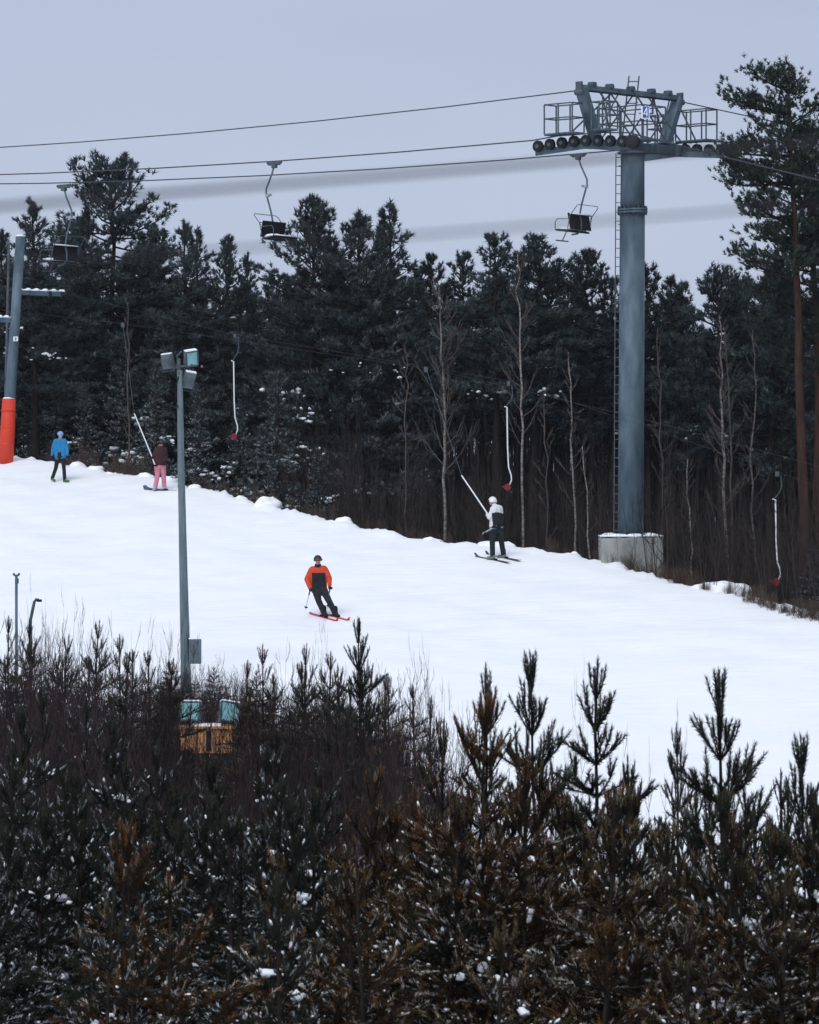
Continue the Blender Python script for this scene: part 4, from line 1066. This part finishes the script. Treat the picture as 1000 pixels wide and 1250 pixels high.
# timber box with two floodlights on top
YB_ = 70.0
bl_ = P(253, 916, YB_); gzb = gz(bl_.x, YB_)
zb0 = min(bl_.z, gzb+.2)
tbx = thing('timber_box', 'orange timber cabinet among the shrubs carrying two turquoise floodlights', 'cabinet', (bl_.x, YB_, gzb-.05))
zt0 = P(0, 888, YB_).z-tbx.location.z; W_ = 64/F*YB_
zlo = max(.1, P(0, 918, YB_).z-tbx.location.z)
pk = MB(); npl = 9; me = None
for i in range(npl):
    x = -W_/2+(i+.5)*W_/npl
    if me is None:
        pk.box((0, 0, (zt0+zlo)/2), (W_/npl-.012, .03, zt0-zlo)); o = pk.build('plank', M['plank'], tbx, loc=(x, -.32, 0)); me = o.data
    else: link('plank', me, tbx, (x, -.32+(.006 if i % 2 else 0), 0))
m = MB(); m.box((0, .02, (zt0+zlo)/2-.02), (W_-.02, .62, zt0-zlo-.06))
for sx in (-1, 1):
    for sy in (-.25, .25): m.box((sx*(W_/2-.08), sy+.02, zlo/2), (.09, .09, zlo+.1)); m.build('cabinet_body', M['bark_dark'], tbx)
m = MB(); m.box((0, 0, zt0+.02), (W_+.10, .78, .05)); m.build('cabinet_top', M['plank'], tbx)
m = MB(); m.box((.05, -.345, (zt0+zlo)/2), (.10, .03, (zt0-zlo)*.8)); m.build('gap_shade_strip', M['black'], tbx)  # solid black strip standing in for the shade of a door gap
m = MB(); m.box((0, -.02, zt0+.06), (W_*.55, .6, .03)); tag(m.build('snow', M['lump'], tbx), kind='stuff')
flood(tbx, (P(232, 868, YB_).x-bl_.x, -.05, P(0, 868, YB_).z-tbx.location.z), rad(-10), rad(-16), .46, .42, .34, rad(0))
flood(tbx, (P(281, 869, YB_).x-bl_.x, -.05, P(0, 869, YB_).z-tbx.location.z), rad(22), rad(-16), .42, .44, .34, rad(10))

# slim poles at the left
YS = 66
b0 = P(20, 800, YS); sp_ = thing('slim_pole', 'slim grey metal pole with a small fitting on top at the left', 'pole', (b0.x, YS, gz(b0.x, YS)-.05))
hz = P(20, 703, YS).z-sp_.location.z
m = MB(); m.tube([Vector((0, 0, 0)), Vector((0, 0, hz))], .028, 8); m.build('shaft', M['steel'], sp_, True)
m = MB(); m.beam((-.055, 0, hz+.01), (.055, 0, hz+.01), .03, .03); m.box((.01, 0, hz-.10), (.07, .05, .10)); m.ball((-.05, 0, hz+.035), .025); m.ball((.05, 0, hz+.035), .025); m.build('fitting', M['steel_dark'], sp_)
b0 = P(30, 800, YS); q_ = thing('bent_post', 'short dark post with a bent head beside the slim pole', 'post', (b0.x, YS+1, gz(b0.x, YS+1)-.05))
hz = P(31, 760, YS).z-q_.location.z
m = MB(); m.tube([Vector((-.02, 0, 0)), Vector((0, 0, hz)), Vector((.08, 0, hz+.38)), Vector((.115, 0, hz+.43)), Vector((.17, 0, hz+.42))], [.035, .033, .03, .028, .028], 8); m.build('shaft', M['steel_dark'], q_, True)
m = MB(); m.box((.18, 0, hz+.405), (.10, .06, .05)); m.build('lamp_head', M['black'], q_, bevel=.008)

# snow clods along the upper lip
rc = random.Random(12)
for px, r, lab in [(px_, r_*(.72 if px_ != 597 and px_ < 850 else .95), l_) for px_, r_, l_ in [(37, .22, 'small snow clod left of the walker in blue'), (95, .36, 'round snow mound just right of the walker in blue'), (117, .34, 'low snow mound right of the round one'),
                   (133, .22, 'little snow clod between mound and pink trousered rider'), (178, .36, 'snow mound left of the rider in pink trousers'), (208, .33, 'snow mound right of the rider in pink trousers'),
                   (238, .27, 'snow clod just right of the floodlight mast'), (295, .24, 'round snow ball below the first hanging drag bar'), (326, .5, 'wide snow hump below the frosted wide fir'),
                   (420, .42, 'snow hump at the right foot of the fir row'), (527, .35, 'snow hump left of the spotted birch foot'), (597, .50, 'tall snow clod right behind the skier on the lift'), (616, .35, 'snow clod behind the legs of the skier on the lift'), (700, .3, 'flat snow hump left of the concrete block'),
                   (880, .8, 'snow bank behind the dry scrub'), (915, .6, 'smaller snow bank in the dry scrub, nearer the red trunk')]]:
    x0 = (px-500)/F*105
    Y = float(edge_y((px-500)/F*float(edge_y(x0))))+(.25 if px < 850 else .75); x = (px-500)/F*Y
    n_ = 44 if r > .3 else 30; vs = []; fs = []; k_ = 14; so = rc.uniform(0, 90); fl = rc.uniform(.55, .85)*(.75 if r > .45 and px != 597 else 1)
    for q in range(k_+1):
        th = math.pi*.62*q/k_
        for w in range(n_):
            aa = 2*math.pi*w/n_; dx, dy, dz = math.sin(th)*math.cos(aa), math.sin(th)*math.sin(aa), math.cos(th)
            kk = .72+.62*float(vnoise(dx*1.4+so, dy*1.4+dz*1.1+7, 21))+.16*float(vnoise(dx*4+so, dy*4+dz*3, 22))
            vs.append((dx*r*kk*1.12, dy*r*kk, max(dz, -.35)*r*kk*fl+.0))
    for q in range(k_):
        for w in range(n_): fs.append((q*n_+w, (q+1)*n_+w, (q+1)*n_+(w+1) % n_, q*n_+(w+1) % n_))
    m = MB(); m.add(vs, fs); z = gz(x, Y)
    tag(m.build('snow_mound', M['snow'], None, True, loc=(x, Y, z-.06)), lab, 'snow mound', 'snow clods along the edge of the run')

# ------------------------------------------------------------------ people
def remeshed(name, caps, voxel, m, parent, smooth=3, extra=None):
    """one continuous surface grown round overlapping limbs"""
    b = MB()
    for c in caps:
        if len(c) == 2: b.ball(c[0], c[1], 16, 11)
        else:
            a, e, ra, re = c; a, e = Vector(a), Vector(e); ra = max(ra, 1e-3)
            n = 6; b.tube([a.lerp(e, i/n) for i in range(n+1)], [ra+(re-ra)*i/n for i in range(n+1)], 12)
            b.ball(a, ra, 12, 9); b.ball(e, re, 12, 9)
    tmp = b.build(name+'_raw', m)
    md = tmp.modifiers.new('r', 'REMESH'); md.mode = 'VOXEL'; md.voxel_size = voxel
    s = tmp.modifiers.new('s', 'SMOOTH'); s.factor = .5; s.iterations = smooth
    dg = bpy.context.evaluated_depsgraph_get()
    me = bpy.data.meshes.new_from_object(tmp.evaluated_get(dg))
    bpy.data.objects.remove(tmp); me.name = name
    me.polygons.foreach_set('use_smooth', [True]*len(me.polygons))
    me.materials.clear()
    for x in (m if isinstance(m, (list, tuple)) else [m]): me.materials.append(x)
    o = link(name, me, parent)
    if extra:
        idx = [extra(p.center) for p in me.polygons]; me.polygons.foreach_set('material_index', idx)
    return o
def hand(name, w, d, palm, m, parent, r=1.0, fist=.9):
    """gloved hand at wrist w: palm along d, four curled fingers of unequal length and a thumb from the side of the palm"""
    w, d, palm = Vector(w), Vector(d).normalized(), Vector(palm).normalized(); palm = (palm-d*palm.dot(d)).normalized(); sd = d.cross(palm)
    b = MB(); b.ball(w+d*.045, Vector((.045, .026, .052))*r, 12, 8, Matrix((sd, palm, d)).transposed())
    for i, (off, L) in enumerate(((-.032, .068), (-.011, .078), (.011, .073), (.031, .056))):
        p = w+d*.085+sd*off*r; pts = [p]; a = .25
        for k in range(3):
            a += fist*.75; pts.append(pts[-1]+(d*math.cos(a)+palm*math.sin(a))*L/3*r)
        b.tube(pts, [.0135*r, .013*r, .0115*r, .009*r], 7)
    p = w+d*.03+sd*-.038*r
    b.tube([p, p+(d*.6-sd*.5+palm*.5)*.035*r, p+(d*1.1-sd*.3+palm*1.2)*.045*r], [.0155*r, .0135*r, .010*r], 7)
    return b.build(name, m, parent, True)
def cmat(n, c, c2=None): return mat(n, c, c2 or tuple(x*.8 for x in c), scale=7, rough=.85, bump=.9, bscale=8)
def head_caps(h, f, r=1.0):
    h, f = Vector(h), Vector(f).normalized(); s = Vector((-f.y, f.x, 0)).normalized()
    return [(h, Vector((.078, .078, .108))*r), (h+f*.028-Vector((0, 0, .055)), Vector((.055, .055, .05))*r), (h+f*.088-Vector((0, 0, .012)), h+f*.100-Vector((0, 0, .03)), .011, .015),
            (h+s*.078, Vector((.014, .014, .03))), (h-s*.078, Vector((.014, .014, .03)))]
def face_parts(h, f, parent):
    h, f = Vector(h), Vector(f).normalized(); s = Vector((-f.y, f.x, 0)).normalized()
    for k in (-1, 1):
        b = MB(); b.ball(h+f*.076+s*k*.031+Vector((0, 0, .012)), (.012, .012, .009), 8, 6); b.build('eye', M['black'], parent, True)
    b = MB(); b.tube([h+f*.081+s*-.022-Vector((0, 0, .062)), h+f*.087-Vector((0, 0, .064)), h+f*.081+s*.022-Vector((0, 0, .062))], [.004, .007, .004], 6); b.build('mouth', cmat('lips', (.30, .11, .09)), parent)

def person(label, loc, J, face, mj, mt, mg, jac=None, jr=1.0, hem=-.10, boots=None, r=1.0, jext=None, body_m=None, fist=.9, palm=(0, 0, -1), tr_r=1.0):
    """J: joints in metres seen from the viewer: x right, y away, z up, measured from the feet"""
    o = thing('person', label, 'person', loc)
    g = {k: Vector(v) for k, v in J.items()}
    hips = (g['hl']+g['hr'])/2; sh = (g['sl']+g['sr'])/2
    limbs = []
    for a in 'lr':
        limbs += [(g['s'+a], g['e'+a], .058*r, .045*r), (g['e'+a], g['w'+a], .044*r, .030*r), (g['h'+a], g['k'+a], .088*r, .062*r), (g['k'+a], g['a'+a], .060*r, .040*r),
                  (g['h'+a], g['s'+a].lerp(sh, .35), .095*r, .085*r), (g['a'+a], g['t'+a].lerp(g['a'+a], .25), .036*r, .030*r)]
    body = remeshed('body', limbs+[(hips, sh-Vector((0, 0, .02)), .10*r, .10*r), (sh-Vector((0, 0, .02)), g['head']-Vector((0, 0, .08)), .07*r, .058*r)]+head_caps(g['head'], face, r), .016, body_m or M['skin'], o, 3)
    face_parts(g['head'], face, body)
    if jac: pass
    up = (sh-hips).normalized()
    jc = []
    for a in 'lr':
        jc += [(g['s'+a], g['e'+a], .088*jr, .074*jr), (g['e'+a], g['w'+a].lerp(g['e'+a], .06), .074*jr, .058*jr), (g['h'+a]+up*(hem+.06), g['s'+a].lerp(sh, .25), .130*jr, .125*jr)]
    jc += [(g['hl']+up*(hem+.07), g['hr']+up*(hem+.07), .118*jr, .118*jr)]
    jc += [(hips+up*(max(hem, -.03)+.10), sh, .145*jr, .15*jr), (sh, sh+(g['head']-sh)*.48, .088*jr, .082*jr)]
    jk = remeshed('jacket', jc, .017, mj, o, 3, jext)
    tc_ = []
    for a in 'lr':
        tc_ += [(g['h'+a], g['k'+a], .122*tr_r, .088*tr_r), (g['k'+a], g['a'+a].lerp(g['k'+a], -.03), .087*tr_r, .080*tr_r)]
    tc_ += [(g['hl'], g['hr'], .128*min(1, tr_r*1.1), .128*min(1, tr_r*1.1)), (hips, hips+up*.14, .13, .13)]
    remeshed('trousers', tc_, .016, mt, o, 3)
    for a in 'lr':
        hand('glove', g['w'+a], g['w'+a]-g['e'+a], palm, mg, o, 1.15, fist)
        if boots:
            bo = MB(); n = (g['t'+a]-g['a'+a]); n.z = 0; n.normalize(); sd = Vector((-n.y, n.x, 0))
            remeshed('boot', [(g['a'+a]+Vector((0, 0, boots[1])), g['a'+a]-Vector((0, 0, .02)), .066*boots[2], .064*boots[2]), (g['a'+a]-n*.03-Vector((0, 0, .045)), g['t'+a]+Vector((0, 0, .0)), .055*boots[2], .045*boots[2])], .016, boots[0], o, 2)
    return o
def helmet(parent, h, f, m, r=1.0, goggle=None, peak=False):
    h, f = Vector(h), Vector(f).normalized(); s = Vector((-f.y, f.x, 0)).normalized(); R = Matrix((f, s, Vector((0, 0, 1)))).transposed()
    b = MB(); n = 18; vs = []; fs = []
    for i in range(8):
        th = math.pi*.58*i/7
        for j in range(n):
            a = 2*math.pi*j/n; k = 1.0
            z = math.cos(th); x = math.sin(th)*math.cos(a); y = math.sin(th)*math.sin(a)
            if i == 7: z += .22*max(0, math.cos(a))
            vs.append(h+R @ Vector((x*.118*r-.008, y*.108*r, z*.128*r+.012)))
    for i in range(7):
        for j in range(n):
            fs.append((i*n+j, (i+1)*n+j, (i+1)*n+(j+1) % n, i*n+(j+1) % n))
    b.add(vs, fs); hm_ = b.build('helmet', m, parent, True)
    sd = hm_.modifiers.new('shell', 'SOLIDIFY'); sd.thickness = .012; sd.offset = -1
    if goggle:
        b = MB(); pts = [h+R @ Vector((math.cos(a)*.098*r, math.sin(a)*.092*r, .022)) for a in [(-1.15+2.3*i/10) for i in range(11)]]
        b.tube(pts, [.024]+[.034]*9+[.024], 8); b.build('goggles', goggle, hm_, True)
    return hm_
def ski(name, c, d, L, m, label, tipm=None, group='skis', w=.075):
    """a ski lying along d through c on the snow"""
    d = Vector(d).normalized(); n = Vector((-.0443, -.1759, 1)).normalized(); d = (d-n*d.dot(n)).normalized(); s = d.cross(n)
    b = MB(); k = 16; vs = []; fs = []
    for i in range(k+1):
        t = i/k*2-1; x = t*L/2; wd = w*(.44+.08*t*t)*(1 if abs(t) < .93 else .55)
        lift = .10*max(0, (t-.80)/.20)**2+.02*max(0, (-t-.9)/.1)**2
        for q, zz in ((-1, 0), (1, 0), (1, .014), (-1, .014)): vs.append(d*x+s*q*wd+n*(lift+zz))
    for i in range(k):
        for j in range(4): fs.append((i*4+j, i*4+(j+1) % 4, (i+1)*4+(j+1) % 4, (i+1)*4+j))
    fs += [(3, 2, 1, 0), tuple(k*4+j for j in range(4))]
    b.add(vs, fs)
    root = b.build(name, m, None, loc=c); tag(root, label, 'ski' if name == 'ski' else 'snowboard', group)
    bb = MB(); R = Matrix((d, s, n)).transposed()
    for x in ((-.16, .13) if name == 'ski' else (-.24, .24)):
        bb.box(d*x+n*.03, (.10, .065 if name == 'ski' else .2, .035), R)
    bb.build('binding', M['black'], root, bevel=.006)
    return root
def ski_pole(a, b, m, label, group='ski poles', grip=None):
    a, b = Vector(a), Vector(b); root = thing('ski_pole', label, 'ski pole', b, 0, group); a = a-b; b = Vector((0, 0, 0)); d = (a-b).normalized()
    x = MB(); x.tube([b, a], [.007, .010], 6); x.build('shaft', m, root)
    x = MB(); x.tube([a-d*.14, a], .017, 8); x.build('grip', grip or M['black'], root, True)
    x = MB(); x.tube([d*.07, d*.085], .048, 12); x.build('basket', M['black'], root)
    return root
def foot(px, py):
    Y = plane_hit(px, py); x = (px-500)/F*Y; return Vector((x, Y, gz(x, Y)))
def slope_dz(dx, dy): return .0443*dx+.1759*dy

# skier on the drag lift, seen from behind his left shoulder
white_c = cmat('white_jacket_cloth', (.70, .70, .71), (.60, .60, .62)); blk_c = cmat('black_cloth', (.010, .011, .015), (.016, .018, .024)); grey_c = cmat('grey_cloth', (.22, .25, .33))
teal_c = cmat('dark_teal_trousers', (.007, .014, .018), (.012, .02, .025)); boot_g = cmat('grey_boots', (.20, .20, .21)); helm_w = mat('white_helmet', (.72, .74, .74), rough=.35)
A0 = foot(606, 684.5); s = 1/410.0
J = dict(head=(-.115, .06, 1.735), sl=(-.10, -.16, 1.50), sr=(.105, .06, 1.52), el=(-.21, -.20, 1.27), er=(.14, .04, 1.26), wl=(-.27, -.05, 1.36), wr=(.12, -.02, 1.06), hl=(-.09, -.05, .92), hr=(.09, .05, .94),
         kl=(-.12, -.02, .52), kr=(.155, .12, .55), al=(-.11, .0, .14), ar=(.22, .20, .16), tl=(-.25, .10, .06), tr=(.08, .30, .10))
def jk1(c):
    if c.z < 1.00: return 2
    if c.z > 1.43-.25*abs(c.x-.02): return 0
    if c.x > .205 and c.z > 1.22: return 2
    if c.x < -.125-.10*(c.z-1.2): return 0
    return 1
p1 = person('person in a white and black jacket with white helmet riding the drag lift on skis', A0, J, (-.72, .35, -.15), [white_c, blk_c, grey_c], teal_c, blk_c, hem=-.02, boots=(boot_g, .12, 1.15), jext=jk1, palm=(-.5, .5, .3), tr_r=.97, jr=.98)
helmet(p1, J['head'], (-.72, .35, 0), helm_w, 1.12, M['black'])
b = MB(); b.tube([Vector(J['head'])+Vector((-.01, 0, -.10)), Vector(J['head'])+Vector((.02, 0, -.17))], [.088, .096], 12); b.build('neck_warmer', blk_c, p1, True)
skd = (-.61, .79, 0); sk_n = M['steel_dark']; black_ski = mat('black_ski', (.025, .027, .03), (.07, .07, .075), scale=5, rough=.4)
for k, lb in (('l', 'dark ski under the near boot of the skier on the drag lift'), ('r', 'dark ski under the far boot of the skier on the drag lift')):
    c = A0+Vector((J['a'+k][0]-.01, J['a'+k][1]+.03, 0)); c.z = gz(c.x, c.y)+.01; ski('ski', c, skd, 1.62, black_ski, lb, group='skis of the skier on the drag lift', w=.10)
hp = A0+Vector((.10, -.12, 1.05))
ski_pole(A0+Vector((.12, -.11, 1.08)), A0+Vector((-.42, -.30, .80)), white_c.copy() if False else M['white'], 'white ski pole held low across the hips by the skier on the drag lift', 'poles of the skier on the drag lift', M['black'])
ski_pole(A0+Vector((.12, -.09, 1.05)), A0+Vector((-.44, -.24, .76)), M['steel_light'], 'second ski pole just under the white one at the hips', 'poles of the skier on the drag lift', M['black'])
def towbar(a, b, seat, rope_pt, label):
    a, b, seat, rope_pt = map(Vector, (a, b, seat, rope_pt)); o = thing('drag_bar', label, 'drag lift bar', a, 0, 'drag lift bars in use')
    m = MB(); m.tube([b-a, Vector((0, 0, 0)), (seat-a)*.6+Vector((0, 0, -.06)), seat-a], .021, 7); m.build('stick', M['white'], o, True)
    m = MB(); m.tube([b-a, rope_pt-a], .008, 5); m.build('cord', M['steel_dark'], o)
    m = MB(); m.beam(seat-a-V*.32, seat-a+V*.32, .05, .06); m.build('crossbar', M['black'], o, bevel=.01)
    m = MB(); m.box(rope_pt-a-Vector((0, 0, .05)), (.12, .2, .16)); m.build('rope_clamp', M['steel_dark'], o)
    return o
towbar(A0+Vector((-.29, -.05, 1.42)), A0+Vector((-1.02, .62, 2.52)), A0+Vector((.06, -.12, .98)), P(520, 449, 104.0), 'white drag bar pulling the skier in the white and black jacket')

# orange skier coming down
or_c = cmat('orange_jacket_cloth', (.60, .070, .026), (.48, .055, .022)); bt = cmat('black_trousers', (.012, .016, .019), (.02, .025, .028)); red_ski = mat('red_ski', (.62, .05, .07), (.50, .04, .06), scale=5, rough=.35)
A1 = foot(403, 752)
J = dict(head=(-.335, -.05, 1.575), sr=(-.525, .02, 1.29), sl=(-.135, -.03, 1.32), er=(-.645, -.04, 1.05), el=(-.015, -.10, 1.09), wr=(-.545, -.20, .80), wl=(-.005, -.22, .87), hr=(-.405, .06, .80), hl=(-.215, .04, .82),
         kr=(-.315, -.10, .46), kl=(-.035, -.14, .47), ar=(-.17, .02, .13), al=(.145, -.02, .11), tr=(-.09, -.14, .06), tl=(.24, -.16, .04))
def jk2(c):
    if c.z > 1.235: return 0
    ax = -.335+(c.z-1.2)*.05
    if c.x < -.50 or c.x > -.13+max(0, 1.2-c.z)*.06: return 0
    return 1
p2 = person('person in an orange and black jacket with black helmet skiing down the slope', A1, J, (.45, -.85, 0), [or_c, blk_c], bt, blk_c, hem=-.10, boots=(blk_c, .14, 1.1), jext=jk2, palm=(.2, -.6, -.4), tr_r=1.02, jr=1.0)
helmet(p2, J['head'], (.45, -.85, 0), mat('black_helmet', (.015, .015, .018), rough=.35), 1.08, mat('red_goggles', (.16, .03, .03), rough=.2))
b = MB(); b.tube([Vector(J['head'])+Vector((.0, 0, -.10)), Vector(J['head'])+Vector((0, 0.02, -.20))], [.085, .105], 12); b.build('neck_warmer', blk_c, p2, True)
for k, lb in (('r', 'red ski under the right boot of the orange skier'), ('l', 'red ski under the left boot of the orange skier')):
    c = A1+Vector((J['a'+k][0]+.0, J['a'+k][1]-.05, 0)); c.z = gz(c.x, c.y)+.012
    ski('ski', c, (.52, -.85, 0), 1.55, red_ski, lb, group='skis of the orange skier', w=.10)
for nm, w, e, lb in (('r', (-.55, -.24, .74), (-.68, -.02, 0), 'ski pole in the right hand of the orange skier, pointing back left'), ('l', (-.0, -.27, .82), (-.055, .02, 0), 'ski pole in the left hand of the orange skier, nearly upright')):
    q = A1+Vector(e); q.z = gz(q.x, q.y)+.25; ski_pole(A1+Vector(w), q, M['steel_light'], lb, 'poles of the orange skier')

# walker in blue
blue_c = cmat('blue_jacket_cloth', (.02, .20, .42), (.018, .16, .35)); tight = cmat('black_tights', (.012, .013, .018)); shoe = cmat('green_shoes', (.07, .20, .045), (.05, .12, .03)); cap_c = cmat('pale_blue_cap', (.22, .42, .70))
A2 = foot(74, 588)
J = dict(head=(.00, -.06, 1.66), sr=(-.19, .02, 1.44), sl=(.16, -.02, 1.44), er=(-.285, .08, 1.18), el=(.235, -.04, 1.17), wr=(-.30, .05, .94), wl=(.25, -.10, .95), hr=(-.10, .03, .90), hl=(.09, -.02, .90),
         kr=(-.17, .02, .50), kl=(.13, -.12, .50), ar=(-.31, .22, .16), al=(.155, -.10, .10), tr=(-.22, .12, .08), tl=(.30, -.22, .05))
p3 = person('person in a bright blue jacket and pale blue cap walking along the slope', A2, J, (.62, -.75, -.12), blue_c, tight, blk_c, hem=-.10, boots=(shoe, .0, .95), palm=(.3, -.3, 0), tr_r=.80, jr=.86, fist=.5)
b = MB(); h_ = Vector(J['head']); b.ball(h_+Vector((0, 0, .045)), (.105, .105, .095), 16, 10); b.tube([h_+Vector((0, 0, .01)), h_+Vector((0, 0, .055))], [.104, .106], 16); b.build('cap', cap_c, p3, True)

# rider in pink trousers on a snowboard
mar_c = cmat('maroon_jacket_cloth', (.035, .012, .016), (.05, .018, .022)); pink_c = cmat('pink_trousers_cloth', (.66, .23, .31), (.56, .19, .26)); bo_c = cmat('pale_boots', (.42, .50, .58))
A3 = foot(195, 600)
J = dict(head=(.05, .05, 1.60), sr=(.17, .10, 1.38), sl=(-.10, .0, 1.38), er=(.20, .06, 1.14), el=(-.19, -.06, 1.20), wr=(.12, -.06, .98), wl=(-.24, -.02, 1.10), hr=(.09, .06, .84), hl=(-.07, .0, .84),
         kr=(.13, .10, .47), kl=(-.08, -.04, .47), ar=(.15, .12, .12), al=(-.15, -.02, .12), tr=(.11, -.08, .06), tl=(-.19, -.20, .06))
p4 = person('person in a dark maroon jacket and pink trousers riding the drag lift on a snowboard', A3, J, (-.75, -.3, 0), mar_c, pink_c, blk_c, hem=-.03, boots=(bo_c, .10, 1.1), palm=(.3, -.3, 0), tr_r=.95, jr=.98)
helmet(p4, J['head'], (-.75, -.3, 0), mat('dark_helmet', (.02, .017, .02), rough=.4), 1.1, M['black'])
bc = A3+Vector((0, .06, 0)); bc.z = gz(bc.x, bc.y)+.012
ski('snowboard', bc, (-.78, .62, 0), 1.42, mat('snowboard_deck', (.16, .22, .30), (.04, .05, .07), scale=2.5, rough=.4), 'grey blue snowboard under the rider in pink trousers', group=None, w=.27)
towbar(A3+Vector((-.26, -.02, 1.16)), P(164, 505, A3.y+.8), A3+Vector((-.12, -.16, .86)), P(150, 395, 118), 'pale drag bar pulling the rider in pink trousers')

# wires passing a few metres in front of the viewer, far out of focus
def near_wire(pa, pb, Y, r, label):
    a, b = P(pa[0], pa[1], Y), P(pb[0], pb[1], Y); d = (b-a)
    rope('overhead_wire', [a-d*12, a-d*3, a, b, b+d*3, b+d*12], r, label, 6, 'rubber', 'wire')
near_wire((0, 252), (1000, 172), 2.6, .0022, 'upper blurred wire crossing the whole sky close to the viewer')
near_wire((0, 326), (1000, 249), 2.6, .0013, 'lower fainter blurred wire crossing the sky close to the viewer')

# thin snowy air between the viewer and the forest
HAZE = .00013
hm = bpy.data.materials.new('haze'); hm.use_nodes = True; hn = hm.node_tree.nodes; hn.clear()
ho = hn.new('ShaderNodeOutputMaterial'); hv = hn.new('ShaderNodeVolumePrincipled'); hv.inputs['Density'].default_value = HAZE
hv.inputs['Color'].default_value = (.86, .91, 1.0, 1); hm.node_tree.links.new(hv.outputs[0], ho.inputs['Volume'])
zs = [v.co.z for v in me_ground.vertices]
m = MB(); z0, z1 = min(zs)-1, max(max(zs), ZC+16)+3
m.box((0, 550, (z0+z1)/2), (2500, 1900, z1-z0)); tag(m.build('haze', hm), kind='stuff')
